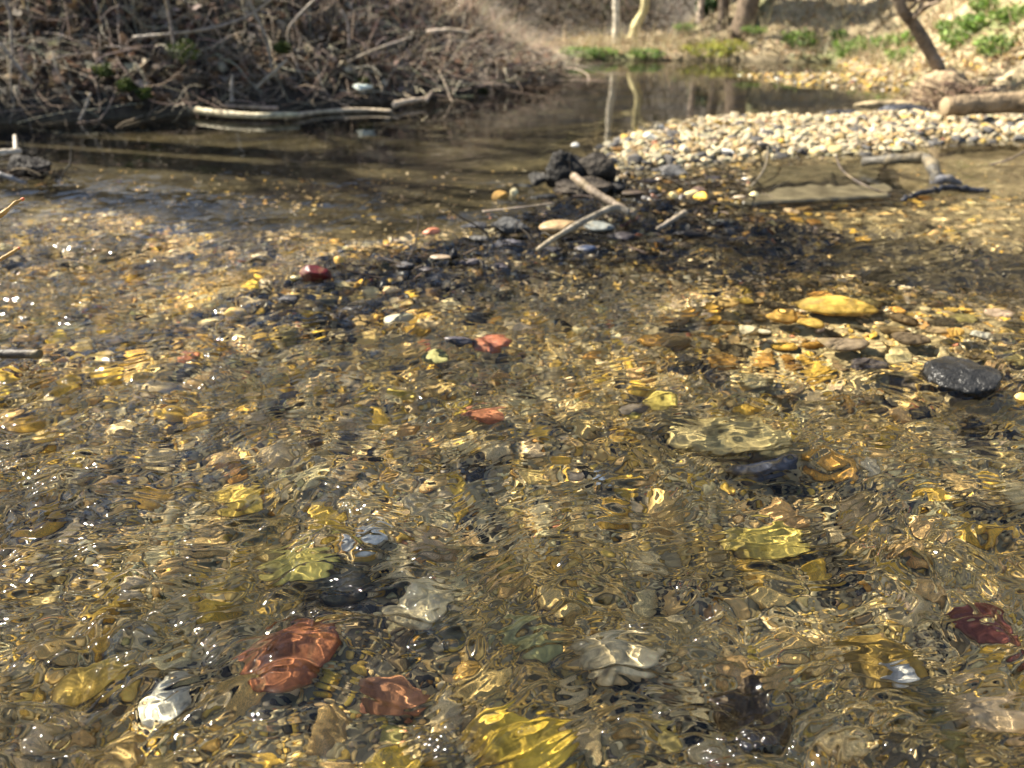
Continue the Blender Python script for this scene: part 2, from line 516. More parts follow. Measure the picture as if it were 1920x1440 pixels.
def scatter(name, x, y, z, s, cols, sub, seed, mat, **props):
    g = np.random.default_rng(seed)
    n = len(x)
    R = rots(g, n)
    var = g.integers(0, 14, n)
    Vs, Fs, Cs, off = [], [], [], 0
    for k in range(14):
        q = np.where(var == k)[0]
        if not len(q):
            continue
        V, F = stone_shape(900 + k, sub, g.uniform(1.1, 1.6), 1, g.uniform(.5, .8), 4)
        VV = np.einsum('nij,vj->nvi', R[q], V) * s[q][:, None, None] + np.stack([x[q], y[q], z[q]], -1)[:, None]
        Vs.append(VV.reshape(-1, 3))
        Fs.append((F[None] + np.arange(len(q))[:, None, None] * len(V) + off).reshape(-1, 3))
        Cs.append(np.repeat(cols[q], len(V), 0))
        off += len(q) * len(V)
    return link(name, mesh_np(name, np.concatenate(Vs), np.concatenate(Fs), mat, np.concatenate(Cs)), **props)

HERO = []                                    # (x, y, r): the scattered stones keep clear of these
LAND = []                                    # landmarks for the labels: (x, y, phrase)
def land(p, phrase):
    LAND.append((p[0], p[1], phrase))

def hero(name, px, py, wpx, z, color, label, cat, mat='wet', seed=1, shape=(1.25, 1, .6), sub=4, cuts=5, lump=.1, rough=0.0, yaw=0, pitch=0, roll=0, landmark=None, mark=True):
    z = z - (.025 * float(sstep(690, 900, py)) if mark and z < -.02 else 0)
    if mat == 'wet' and z < -.018:
        mat = 'sunk'
    p = P(px, py, z)
    if mat == 'sunk' and max(color) < .6 and color[0] < 2 * color[1]:
        color = tuple(1.45 * q for q in color)
    r = wpx / F_PX * T(px, py, z) / 2
    V, F = stone_shape(seed, sub, *shape, cuts=cuts, lump=lump, rough=rough)
    o = link(name, mesh_np(name, V * r, F, M[mat]), loc=p, color=color, label=label, category=cat)
    o.rotation_euler = (pitch, roll, yaw)
    if mark:
        HERO.append((p[0], p[1], r * .9))
    if landmark:
        land(p, landmark)
    return o

# large and particular stones, left to right
hero('flat_stone', 1565, 588, 150, -.030, (.62, .42, .10), 'flat bright yellow stone with a ledge edge, biggest in the clear shallows at right', 'stone', seed=12, shape=(1.5, 1.0, .42), rough=.07, cuts=8, yaw=-.06, pitch=.30, roll=.05, landmark='the flat yellow stone')
hero('round_stone', 1466, 608, 62, -.030, (.42, .26, .07), 'round amber stone just left of the flat yellow stone', 'stone', seed=22, shape=(1, 1, .95), cuts=2)
hero('round_stone', 1520, 622, 56, -.032, (.46, .31, .08), 'smooth amber stone tucked under the front of the flat yellow stone', 'stone', seed=23, shape=(1.2, 1, .8), cuts=2)
hero('pale_stone', 1402, 632, 42, -.028, (.60, .53, .36), 'angular cream stone left of the round amber stone', 'stone', seed=24, shape=(1, 1, .9), cuts=8)
hero('pale_stone', 1432, 636, 26, -.028, (.66, .60, .44), 'small whitish stone in front of the round amber stone', 'stone', seed=25, shape=(1.1, 1, .7))
hero('rounded_stone', 1365, 578, 62, -.02, (.40, .27, .10), 'brownish gold stone at the upper left of the clear shallows', 'stone', seed=26)
hero('rounded_stone', 1580, 662, 96, -.035, (.22, .17, .12), 'broad grey brown stone in front of the flat yellow stone', 'stone', seed=27, shape=(1.5, 1, .55))
hero('rounded_stone', 1625, 700, 74, -.035, (.07, .06, .06), 'dark slate coloured stone behind the black grooved rock', 'stone', seed=28, shape=(1.4, 1, .6))
hero('rounded_stone', 1700, 650, 70, -.030, (.12, .09, .06), 'dark brown rounded stone right of the broad grey brown stone', 'stone', seed=29, shape=(1.3, 1, .65))
hero('rounded_stone', 1752, 634, 54, -.026, (.36, .26, .14), 'brown tan stone with a pale rim near the pale pink stone', 'stone', seed=30)
hero('pink_stone', 1868, 598, 62, -.022, (.62, .46, .34), 'pale pink stone rippled by water near the right edge', 'stone', seed=31, shape=(1.4, 1, .5), landmark='the pale pink stone')
hero('wedge_stone', 1790, 634, 34, -.022, (.50, .30, .08), 'upright orange wedge stone left of a whitish one', 'stone', seed=32, shape=(.8, .8, 1.0), cuts=8)
hero('pale_stone', 1838, 640, 40, -.022, (.50, .48, .40), 'smooth whitish stone right of the upright orange wedge stone', 'stone', seed=33, shape=(1.5, 1, .6))
hero('grooved_rock', 1808, 716, 165, -.017, (.018, .018, .018), 'wet black grooved rock breaking the surface at the right', 'rock', mat='black', seed=41, shape=(1.35, 1.0, .85), sub=5, cuts=16, lump=.2, rough=.12, yaw=.2, landmark='the black grooved rock')
hero('orange_stone', 1915, 752, 34, -.012, (.42, .27, .07), 'amber yellow stone cut by the right edge below the black rock', 'stone', seed=42, shape=(.8, .8, .9))
hero('orange_stone', 1180, 698 + 90, 40, -.03, (.50, .38, .09), 'bright yellow mossy stone right of the long grey stone', 'stone', seed=43, rough=.12)
hero('yellow_stone', 1240, 762, 66, -.03, (.46, .36, .09), 'yellow mossy stone with a pitted top below the white flash', 'stone', seed=44, rough=.15)
hero('grey_stone', 1185, 775, 70, -.025, (.12, .10, .08), 'long grey brown stone leaning behind the yellow mossy stones', 'stone', seed=45, shape=(1.8, 1, .6), yaw=.5)
hero('mossy_stone', 1370, 850, 240, -.045, (.34, .27, .12), 'large broad mossy tan stone right of the picture centre', 'stone', seed=46, shape=(1.8, 1, .5), rough=.10, landmark='the broad mossy tan stone')
hero('brick_stone', 925, 650, 84, -.03, (.45, .17, .10), 'salmon red stone in the riffle behind the middle', 'stone', seed=47, shape=(1.3, 1, .5), rough=.08, landmark='the salmon red stone')
hero('brick_stone', 905, 790, 90, -.03, (.40, .16, .08), 'rusty red stone in the riffle right in front of the salmon one', 'stone', seed=48, shape=(1.4, 1, .5), rough=.08, landmark='the rusty red stone')
hero('brick_stone', 560, 1245, 190, -.05, (.40, .155, .07), 'large brick red stone glowing under the ripples lower left', 'stone', seed=49, shape=(1.2, 1, .5), cuts=8, rough=.05, landmark='the large brick red stone')
hero('brick_stone', 735, 1325, 130, -.05, (.38, .18, .09), 'pinkish red stone right of the large brick red stone', 'stone', seed=50, shape=(1.2, 1, .5), rough=.06)
hero('brick_stone', 1830, 1200, 110, -.06, (.24, .08, .055), 'dark maroon stone under the water at the lower right', 'stone', seed=51, shape=(1.3, 1, .5), landmark='the dark maroon stone')
hero('yellow_slab', 975, 1412, 235, -.035, (.66, .44, .06), 'big golden yellow stone cut by the bottom edge of the picture', 'stone', seed=52, shape=(1.35, 1, .4), cuts=8, rough=.04, landmark='the big golden yellow stone')
hero('yellow_slab', 455, 960, 110, -.04, (.60, .42, .09), 'golden yellow stone under sparkling ripples left of centre', 'stone', seed=53, shape=(1.3, 1, .45), landmark='the golden yellow stone left of centre')
hero('yellow_slab', 560, 1075, 170, -.055, (.56, .45, .12), 'long pale yellow stone in front of the golden yellow one', 'stone', seed=54, shape=(1.7, 1, .45), yaw=.3)
hero('white_stone', 325, 1330, 62, -.04, (.46, .43, .34), 'bright white stone broken up by ripples at lower left', 'stone', seed=55, shape=(.9, 1.1, .6), landmark='the bright white stone')
hero('white_stone', 1682, 1278, 84, -.030, (.70, .68, .63), 'glossy white stone just under the surface at lower right', 'stone', seed=56, shape=(1.2, 1, .7), cuts=8, landmark='the glossy white stone')
hero('white_stone', 690, 1022, 74, -.04, (.62, .62, .60), 'pale grey white flat stone near the middle', 'stone', seed=57, shape=(1.7, 1, .4), landmark='the pale grey white stone')
hero('white_stone', 1120, 922, 46, -.035, (.62, .66, .72), 'small bluish white stone right of the middle', 'stone', seed=58)
hero('dark_stone', 1400, 1335, 130, -.03, (.055, .04, .025), 'big dark brown stone speckled with glints near the bottom', 'stone', seed=59, shape=(1.1, 1, .8), rough=.04, landmark='the big dark brown stone')
hero('dark_stone', 640, 1110, 170, -.05, (.04, .042, .035), 'large greenish black stone in the hollow left of centre', 'stone', seed=60, shape=(1.3, 1, .5), landmark='the greenish black stone')
hero('green_stone', 990, 1225, 120, -.045, (.20, .19, .085), 'moss green stone behind the big golden yellow stone', 'stone', seed=61, shape=(1.3, 1, .45), landmark='the moss green stone')
hero('tan_slab', 1150, 1250, 190, -.05, (.48, .39, .23), 'broad pale tan stone right of the moss green stone', 'stone', seed=62, shape=(1.6, 1, .45), rough=.03)
hero('tan_slab', 800, 1160, 150, -.045, (.46, .38, .22), 'rounded sandy stone behind the large brick red stone on its right', 'stone', seed=63, shape=(1.4, 1, .5))
hero('olive_stone', 1640, 1255, 150, -.04, (.26, .17, .04), 'olive gold stone just left of the glossy white stone', 'stone', seed=64, shape=(1.2, 1, .6), landmark='the olive gold stone')
hero('tan_slab', 1850, 1350, 150, -.045, (.52, .38, .22), 'pinkish tan stone at the bottom right corner', 'stone', seed=65, shape=(1.3, 1, .5))
hero('yellow_slab', 1430, 1040, 170, -.05, (.50, .38, .09), 'wide yellowish stone in rippled streaks right of centre', 'stone', seed=66, shape=(1.6, 1, .45), landmark='the wide yellowish stone')
hero('yellow_slab', 180, 1290, 150, -.05, (.52, .36, .09), 'ochre yellow stone left of the bright white stone', 'stone', seed=67, shape=(1.3, 1, .5))
hero('dark_stone', 1420, 900, 160, -.035, (.045, .05, .07), 'long blue black stone in front of the broad mossy stone', 'stone', seed=68, shape=(2.0, .8, .5), yaw=.3)
hero('dark_stone', 860, 640, 66, -.012, (.06, .055, .065), 'dark wet stone with sparkles left of the salmon red stone', 'stone', seed=69, shape=(1.5, .9, .6))
hero('tan_stone', 805, 612, 50, -.02, (.50, .36, .18), 'smooth orange tan stone behind the sparkling dark stone', 'stone', seed=70, shape=(1.5, 1, .5), landmark='the smooth orange tan stone')
hero('pale_stone', 745, 600, 60, -.012, (.36, .34, .24), 'pale greenish white stone under sparkles left of the orange tan one', 'stone', seed=71, shape=(1.3, 1, .5))
hero('green_stone', 815, 672, 54, -.02, (.15, .14, .055), 'bright mossy green stone below the sparkling dark stone', 'stone', seed=72, rough=.1)
# the riffle crest: stones that break the surface
hero('maroon_stone', 592, 516, 62, .006, (.06, .006, .007), 'deep maroon pointed stone standing out of the riffle', 'stone', mat='wet', seed=81, shape=(1.3, .8, .85), cuts=9, landmark='the deep maroon stone')
hero('ochre_stone', 638, 494, 24, .004, (.50, .30, .07), 'small ochre stone behind the deep maroon stone', 'stone', seed=82, shape=(.9, .8, 1))
hero('tan_stone', 552, 520, 20, .002, (.50, .42, .22), 'small pale stone just left of the deep maroon stone', 'stone', seed=83)
hero('tan_stone', 716, 487, 46, .002, (.30, .23, .16), 'flat pinkish beige stone with a dark underside in the riffle', 'stone', seed=84, shape=(1.5, 1, .45), landmark='the flat pinkish beige stone')
hero('tan_stone', 826, 482, 44, .002, (.24, .18, .12), 'low beige stone left of the black block', 'stone', seed=85, shape=(1.8, 1, .35))
hero('black_block', 851, 478, 19, .010, (.012, .012, .014), 'small black block sticking up out of the riffle', 'rock', mat='black', seed=86, shape=(.8, .8, 1.1), cuts=10, landmark='the small black block')
hero('salmon_stone', 810, 436, 36, .004, (.42, .15, .08), 'salmon pink wedge stone at the pool edge', 'stone', seed=87, shape=(1.3, .8, .6), cuts=8, yaw=.3, landmark='the salmon pink wedge stone')
hero('orange_stone', 938, 366, 36, .008, (.45, .26, .07), 'bright orange oval stone at the pool edge beside the clod', 'stone', mat='dry', seed=88, shape=(1.4, .8, .8), yaw=.4, landmark='the bright orange oval stone')
hero('pale_stone', 963, 363, 18, .008, (.62, .54, .32), 'small cream stone touching the bright orange oval stone', 'stone', mat='dry', seed=89, shape=(.9, .8, 1))
hero('tan_stone', 1052, 426, 84, .012, (.26, .18, .095), 'large smooth tan stone behind the peeled stick', 'stone', seed=90, shape=(1.5, 1, .55), landmark='the large smooth tan stone')
hero('grey_stone', 1125, 424, 62, .004, (.15, .16, .15), 'flat grey stone between the two crossing sticks', 'stone', seed=91, shape=(1.3, 1, .4))
hero('dark_stone', 955, 424, 78, .004, (.05, .05, .05), 'dark rugged stone left of the large smooth tan stone', 'stone', mat='mud', seed=92, shape=(1.4, 1, .5), rough=.12)
hero('dark_stone', 1105, 468, 56, .0, (.03, .04, .07), 'bluish black wet stone in front of the peeled stick', 'stone', seed=93, shape=(1.3, 1, .5))
hero('dark_stone', 890, 425, 54, .002, (.035, .035, .038), 'low blackish stone behind the small black block', 'stone', mat='mud', seed=94, shape=(1.6, .9, .45))
# the dark clod beside the gravel bar
hero('mud_clod', 1062, 315, 96, .055, (.020, .018, .016), 'rugged dark clod with a pale pebble on top, left half', 'rock', mat='mud', seed=101, shape=(1, .9, .85), sub=5, cuts=4, lump=.14, rough=.22, landmark='the rugged dark clod')
hero('dark_boulder', 1122, 318, 92, .05, (.028, .023, .018), 'smoother dark brown boulder against the right of the rugged clod', 'rock', mat='mud', seed=102, shape=(1.05, .9, .9), sub=4, lump=.12, rough=.08)
hero('mud_clod', 1008, 335, 52, .02, (.035, .033, .03), 'small dark lump at the left foot of the rugged clod', 'rock', mat='mud', seed=103, shape=(1.1, 1, .7), rough=.2)
hero('mud_clod', 1100, 350, 130, .012, (.05, .04, .03), 'low dark mud shelf at the foot of the clod', 'rock', mat='mud', seed=104, shape=(1.8, 1, .35), rough=.15)
hero('pebble', 1078, 272, 17, .108, (.55, .53, .48), 'pale grey pebble perched on top of the rugged dark clod', 'pebble', mat='dry', seed=105, mark=False)
hero('pebble', 1303, 304, 30, .006, (.02, .018, .018), 'black angular pebble in the wet strip before the gravel bar', 'pebble', seed=106, shape=(1.3, .8, .6), cuts=9)
hero('pebble', 1322, 302, 22, .006, (.50, .38, .22), 'tan pebble right of the black angular pebble', 'pebble', seed=107)
hero('pebble', 1308, 356, 30, .003, (.14, .09, .07), 'brown wet pebble in the shallow strip behind the sticks', 'pebble', seed=108)
hero('dark_stone', 1190, 362, 50, .002, (.06, .045, .035), 'dark brown wet stone right of the thick cut stick', 'stone', seed=109, shape=(1.5, 1, .4))
# off the far right behind the bar
hero('dark_boulder', 1700, 208, 120, .01, (.04, .042, .05), 'dark wet boulder behind the gravel bar', 'rock', mat='black', seed=110, shape=(2.2, 1, .45), rough=.12)
hero('dark_boulder', 1585, 212, 80, .004, (.035, .037, .045), 'flat dark wet stone left of the dark boulder behind the bar', 'rock', mat='black', seed=111, shape=(2.2, 1, .35), rough=.1)
hero('dark_boulder', 1840, 246, 130, .004, (.05, .052, .06), 'flat blackish wet rock at the right end of the gravel bar', 'rock', mat='black', seed=112, shape=(2.4, 1, .3), rough=.12)

WARM = np.array([1.0, .92, .72])
def punch(c, p=.45, mid=.22):
    """spread light and dark stones apart"""
    l = c @ np.array([.3, .6, .1])
    return c * ((l / mid) ** p)[..., None]
def soft(c, top=.84):
    """scale a colour down whole, so no channel clips and the hue stays"""
    m = c.max(-1, keepdims=True)
    return np.clip(c * np.minimum(1, top / np.maximum(m, 1e-6)), .008, 1)
# ---- candidate stones over the bed, dart throwing with mixed sizes
def throw(n, x0, x1, y0, y1, smin, smax, g, grid, cell, keep=None, pack=.80):
    out = []
    xs_ = g.uniform(x0, x1, n)
    ys_ = g.uniform(y0, y1, n)
    ss = smin * (smax / smin) ** (g.uniform(0, 1, n) ** 2.0)
    ok = in_view(xs_, ys_, 0, 120)
    if keep is not None:
        ok &= keep(xs_, ys_)
    order = np.argsort(-ss)
    for i in order:
        if not ok[i]:
            continue
        x, y, s = xs_[i], ys_[i], ss[i]
        ci, cj = int(x / cell), int(y / cell)
        rr = int(math.ceil((s + smax) / cell)) if s > cell else 2
        hit = False
        for a in range(ci - rr, ci + rr + 1):
            for b in range(cj - rr, cj + rr + 1):
                for (qx, qy, qs) in grid.get((a, b), ()):
                    if (qx - x) ** 2 + (qy - y) ** 2 < (pack * (qs + s)) ** 2:
                        hit = True
                        break
                if hit:
                    break
            if hit:
                break
        if not hit:
            grid.setdefault((ci, cj), []).append((x, y, s))
            out.append((x, y, s))
    return out
g = np.random.default_rng(3)
grid = {}
for hx, hy, hr in HERO:
    # spread a big stone over the cells it covers
    k = max(1, int(hr / .02))
    for a in range(-k, k + 1):
        for b in range(-k, k + 1):
            dx, dy = a * hr / k * .8, b * hr / k * .8
            if dx * dx + dy * dy <= hr * hr * .7:
                grid.setdefault((int((hx + dx) / .03), int((hy + dy) / .03)), []).append((hx + dx, hy + dy, .008))
sub_ok = lambda x, y: (sd_poly(x, y, BAR) < -.04) & (sd_poly(x, y, LEFT) < -.03) & (sd_poly(x, y, RIGHT) < -.03)
SHALLOW = throw(900, .28, 1.15, 1.16, 1.72, .017, .036, g, grid, .03, lambda x, y: ((x - .68) / .42) ** 2 + ((y - 1.44) / .24) ** 2 < 1, .80)
HERO += [(a, b, c * 1.1) for a, b, c in SHALLOW]
BIG = throw(7000, -1.6, 1.7, .36, 2.6, .013, .034, g, grid, .03, lambda x, y: sub_ok(x, y) & ((y + .36 * x < 1.62) | (x > .5)) & (sd_poly(x, y, RUN) < -.02), .84)
BIG.sort(key=lambda q: -q[2] / max(.5, q[1]))
BIG_SINGLE, BIG_REST = BIG[:225], BIG[225:]
print('big', len(BIG))

# small gravel: a jittered carpet, finer near the camera
def carpet(y0, y1, step, jit, g, keep):
    xs_ = np.arange(-y1 * .95 - .4, y1 * .95 + .4, step)
    ys_ = np.arange(y0, y1, step)
    a, b = np.meshgrid(xs_, ys_)
    a = a.ravel() + g.uniform(-jit, jit, a.size) * step
    b = b.ravel() + g.uniform(-jit, jit, b.size) * step
    k = in_view(a, b, 0, 120) & keep(a, b)
    return a[k], b[k]
parts = []
for y0, y1, st in ((.34, .8, .0085), (.8, 1.3, .0105), (1.3, 2.0, .014), (2.0, 3.2, .022)):
    a, b = carpet(y0, y1, st, .55, g, sub_ok)
    s = st * .55 * g.uniform(.6, 1.35, len(a)) * np.where(g.uniform(0, 1, len(a)) < .12, 1.5, 1)
    parts.append((a, b, s))
xg, yg, sg = (np.concatenate(q) for q in zip(*parts))
inh = np.zeros(len(xg), bool)
for hx, hy, hr in HERO:
    inh |= (xg - hx) ** 2 + (yg - hy) ** 2 < (hr * (.25 if hy < 1.1 else .7)) ** 2
xg, yg, sg = xg[~inh], yg[~inh], sg[~inh]
poolk = (height(xg, yg) < -.125) & (yg > 1.7) | (xg > .85 + .5 * pn(xg * 2, yg * 2, 33)) & (yg > 1.75) | (yg + .36 * xg > 2.0 + .4 * pn(xg * 2, yg * 2, 34)) & (sd_poly(xg, yg, RIDGE) < -.12) & (xg < .3)
keepm = ~(poolk & (g.uniform(0, 1, len(xg)) < .86))
sg = sg * np.where(poolk, .6, 1)
xg, yg, sg = xg[keepm], yg[keepm], sg[keepm]
print('gravel', len(xg))
_, cg = pick_cols(g, len(xg), W_BED)
_, cgd = pick_cols(g, len(xg), W_DARK)
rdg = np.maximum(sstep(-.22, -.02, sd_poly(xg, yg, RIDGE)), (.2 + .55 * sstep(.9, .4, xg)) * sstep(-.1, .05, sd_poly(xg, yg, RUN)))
cg = np.where((g.uniform(0, 1, len(xg)) < rdg * .85)[:, None], cgd * .7, cg * 1.25 + .03)  # dark stones on the crest, part of their dark standing for shade
gold = sstep(.05, .45, pn(xg * 5.5, yg * 5.5, 95) + .3 * pn(xg * 17, yg * 17, 96))[:, None]
cg = cg * (1 - .55 * gold) + np.array([.62, .43, .13]) * .55 * gold * (1 - rdg[:, None])
cg = cg * (1 + .5 * (1 - rdg[:, None]))
def patches(lst, x, y):
    m = np.zeros(len(x))
    for px, py, wd, ht in lst:
        q, e = P(px, py, -.07), P(px, py - ht, -.07)
        rx, ry = wd / F_PX * T(px, py, -.07), abs(e[1] - q[1])
        m = np.maximum(m, np.exp(-(((x - q[0]) / rx) ** 2 + ((y - q[1]) / ry) ** 2) ** 1.5))
    return m
DARKP = [(0, 705, 120, 24), (130, 692, 120, 22), (270, 675, 110, 20), (400, 655, 110, 20), (660, 1095, 90, 70), (1500, 920, 110, 45), (1290, 1120, 110, 40), (1190, 1290, 120, 40), (900, 985, 60, 25), (280, 905, 150, 30), (120, 985, 120, 35), (1560, 1090, 50, 70),  # leading entries imitate a shade band at the left in gravel colour
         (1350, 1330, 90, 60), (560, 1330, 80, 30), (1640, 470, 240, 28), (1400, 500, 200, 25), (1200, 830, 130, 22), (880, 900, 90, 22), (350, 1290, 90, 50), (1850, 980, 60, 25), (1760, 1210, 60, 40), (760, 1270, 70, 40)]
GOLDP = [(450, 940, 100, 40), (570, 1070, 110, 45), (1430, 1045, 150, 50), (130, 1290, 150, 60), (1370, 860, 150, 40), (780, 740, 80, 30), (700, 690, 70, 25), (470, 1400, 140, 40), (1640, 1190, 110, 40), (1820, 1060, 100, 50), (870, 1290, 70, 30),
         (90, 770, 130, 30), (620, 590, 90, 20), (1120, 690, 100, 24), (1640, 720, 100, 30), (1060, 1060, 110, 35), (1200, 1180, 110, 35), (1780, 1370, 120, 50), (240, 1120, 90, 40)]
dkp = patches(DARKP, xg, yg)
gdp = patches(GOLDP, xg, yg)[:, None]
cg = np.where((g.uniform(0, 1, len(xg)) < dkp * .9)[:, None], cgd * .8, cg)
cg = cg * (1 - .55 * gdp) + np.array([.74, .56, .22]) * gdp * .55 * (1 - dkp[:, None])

# colour drifts in broad patches, as the sorted gravel does
dr_ = pn(xg * 3.5, yg * 3.5, 91)
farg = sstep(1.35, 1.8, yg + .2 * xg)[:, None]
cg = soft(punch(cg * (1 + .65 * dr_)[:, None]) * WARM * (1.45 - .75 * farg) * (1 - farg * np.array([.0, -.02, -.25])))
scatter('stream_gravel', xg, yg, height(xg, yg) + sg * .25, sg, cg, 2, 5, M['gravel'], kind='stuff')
br = np.array(BIG_REST)
_, cb = pick_cols(g, len(br), W_BED)
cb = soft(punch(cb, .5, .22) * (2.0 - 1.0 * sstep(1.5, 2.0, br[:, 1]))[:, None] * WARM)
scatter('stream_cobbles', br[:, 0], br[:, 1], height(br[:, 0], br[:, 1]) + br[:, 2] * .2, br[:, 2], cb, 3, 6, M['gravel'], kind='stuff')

SHAPES = []
for k in range(16):
    gg = np.random.default_rng(500 + k)
    V, F_ = stone_shape(500 + k, 4, gg.uniform(1.1, 1.8), 1, gg.uniform(.45, .8), int(gg.integers(5, 13)), .15)
    SHAPES.append((V, F_, {}))
def variant(k, mat):
    V, F_, cache = SHAPES[k]
    if mat not in cache:
        cache[mat] = mesh_np('stone', V, F_, M[mat])
    return cache[mat]
def lum(c):
    return .3 * c[0] + .6 * c[1] + .1 * c[2]
ORD = ['nearest', 'second nearest', 'third nearest', 'fourth nearest', 'fifth nearest', 'sixth nearest', 'seventh nearest', 'eighth nearest', 'ninth nearest', 'tenth nearest'] + ['%dth nearest' % i for i in range(11, 60)]
def individuals(rows, name, cat, mat, weights, group, where, seed, zoff, marks):
    g = np.random.default_rng(seed)
    ks, cs = pick_cols(g, len(rows), weights)
    cs = cs * .66 if mat == 'dry' else soft(punch(cs, .5, .22) * 1.9 * WARM)
    if mat == 'dry':
        for i, (x, y, s) in enumerate(rows):
            wet_edge = sd_poly(np.array([x]), np.array([y]), BAR)[0] < .06
            if wet_edge and g.uniform() < .7 or g.uniform() < .12 + .5 * float(sstep(1.3, 2.3, x)):
                ks[i], cs[i] = 4, np.array([.09, .085, .08]) * g.uniform(.5, 1.5)
    med = np.median([r[2] for r in rows])
    objs, keys = [], {}
    for i, (x, y, s) in enumerate(rows):
        me = variant(int(g.integers(0, 16)), mat)
        o = link(name, me, loc=(x, y, float(height(x, y)) + s * zoff), color=tuple(cs[i]), group=group, category=cat)
        o.scale = (s, s, s)
        o.rotation_euler = (g.normal(0, .3), g.normal(0, .3), g.uniform(0, 6.28))
        d = [(math.hypot(x - a, y - b), j) for j, (a, b, _) in enumerate(marks)]
        dist, j = min(d)
        a, b, ph = marks[j]
        dx, dy = x - a, y - b
        rel = ('right of' if dx > 0 else 'left of') if abs(dx) > abs(dy) else ('behind' if dy > 0 else 'in front of')
        size = 'large' if s > med * 1.25 else ('small' if s < med * .85 else 'medium')
        keys.setdefault((size, NAMES[ks[i]], rel, ph), []).append((dist, o))
    for (size, cn, rel, ph), lst in keys.items():
        lst.sort(key=lambda q: q[0])
        for n, (_, o) in enumerate(lst):
            o['label'] = f"{size} {cn} {cat}{' ' + where if where else ''}{', ' + ORD[n] if len(lst) > 1 else ''} {rel} {ph}"
individuals(BIG_SINGLE, 'stream_stone', 'stone', 'sunk', W_BED, 'stones lying under the rippled water', 'underwater', 8, .25, LAND)

individuals(SHALLOW, 'shallows_stone', 'stone', 'sunk', [12, 6, 10, 22, 16, 8, 26, 1, 3, .5, 2], 'rounded stones in the clear shallows', 'in clear shallows', 10, .45, [(a, b, c.replace('stone left of centre', 'stone')) for a, b, c in LAND if a > .3 and 1.05 < b < 1.8])

# ------------------------------------------------------------------ dry gravel bar
grid = {}
for hx, hy, hr in HERO:
    grid.setdefault((int(hx / .05), int(hy / .05)), []).append((hx, hy, min(hr, .04)))
bar_ok = lambda x, y: sd_poly(x, y, BAR) > -.03
DRY = throw(14000, .3, 3.6, 2.7, 4.6, .009, .036, g, grid, .05, bar_ok, .56)
DRY.sort(key=lambda q: -q[2] / q[1])
print('dry', len(DRY))
bar_marks = [(*P(1160, 290)[:2], 'the boulder end of the bar'), (*P(1260, 262)[:2], 'the rise beside the boulder'), (*P(1340, 225)[:2], 'the crest of the gravel bar'),
             (*P(1400, 270)[:2], 'the front middle of the bar'), (*P(1560, 225)[:2], 'the back edge of the bar'), (*P(1600, 268)[:2], 'the bar front above the slab'),
             (*P(1760, 245)[:2], 'the right half of the bar'), (*P(1880, 235)[:2], 'the bar end near the log')]
individuals(DRY[:230], 'bar_pebble', 'pebble', 'dry', W_DRY, 'dry pebbles piled on the gravel bar', '', 9, .35, bar_marks)
rest = np.array(DRY[230:]) if len(DRY) > 230 else np.zeros((0, 3))
n = 13000
xb, yb = g.uniform(.3, 3.8, n), g.uniform(2.6, 4.7, n)
db = sd_poly(xb, yb, BAR)
k = (db > -.16) & in_view(xb, yb, 0, 60)
xb, yb, db = xb[k], yb[k], db[k]
sb = g.uniform(.010, .024, len(xb))
_, cd = pick_cols(g, len(xb), W_DRY)
wetm = sstep(.06, -.06, db)[:, None]
cd = cd * .62 * (1 - .82 * wetm)
if len(rest):
    _, c2 = pick_cols(g, len(rest), W_DRY)
    c2 = c2 * .70
    xb, yb, sb, cd = np.concatenate([xb, rest[:, 0]]), np.concatenate([yb, rest[:, 1]]), np.concatenate([sb, rest[:, 2]]), np.vstack([cd, c2])
scatter('bar_gravel', xb, yb, height(xb, yb) + sb * .3, sb, cd, 2, 15, M['gravel'], kind='stuff')
# pebbly shoal beyond, towards the right bank
n = 6000
xb, yb = g.uniform(1.2, 4.4, n), g.uniform(4.4, 7.6, n)
k = (sd_poly(xb, yb, BAR2) > -.12) | ((sd_poly(xb, yb, RIGHT) > -.22) & (sd_poly(xb, yb, RIGHT) < .12))
xb, yb = xb[k], yb[k]
sb = g.uniform(.010, .026, len(xb))
_, cd = pick_cols(g, len(xb), [30, 14, 22, 4, 4, 1, 12, 1, 8, 3, 5])
scatter('shoal_gravel', xb, yb, height(xb, yb) + sb * .3, sb, cd * .7, 2, 16, M['gravel'], kind='stuff')
# rugged dark stones standing out of the riffle crest, one by one
gg = np.random.default_rng(44)
CREST = [(975, 350, 60), (1020, 372, 50), (1150, 352, 46), (1215, 345, 60), (1232, 380, 44), (1300, 388, 54), (900, 447, 40), (960, 458, 56), (1035, 470, 40), (1165, 448, 60), (1230, 455, 48), (1290, 440, 60), (760, 497, 44), (800, 505, 34), (690, 520, 40), (655, 528, 30), (880, 492, 48), (940, 500, 40), (1010, 508, 46), (1350, 420, 56), (1390, 452, 44), (540, 560, 46), (1340, 335, 44), (1265, 328, 50)]
for k, (px, py, wd) in enumerate(CREST):
    p = P(px, py)
    dd = sorted([(math.hypot(p[0] - a, p[1] - b), ph) for a, b, ph in LAND])
    c = gg.choice([.02, .035, .05, .07])
    hero('crest_stone', px, py, wd * gg.uniform(.8, 1.2), gg.uniform(-.012, .001), (c, c * gg.uniform(.85, 1), c * gg.uniform(.8, 1.15)), 'crest', 'stone', mat='black' if k % 2 else 'mud', seed=600 + k, shape=(gg.uniform(1.1, 2), 1, gg.uniform(.35, .6)), cuts=8, rough=.15, yaw=gg.uniform(-.6, .6))
crest = [o for o in COL.objects if o.get('label') == 'crest']
ck = {}
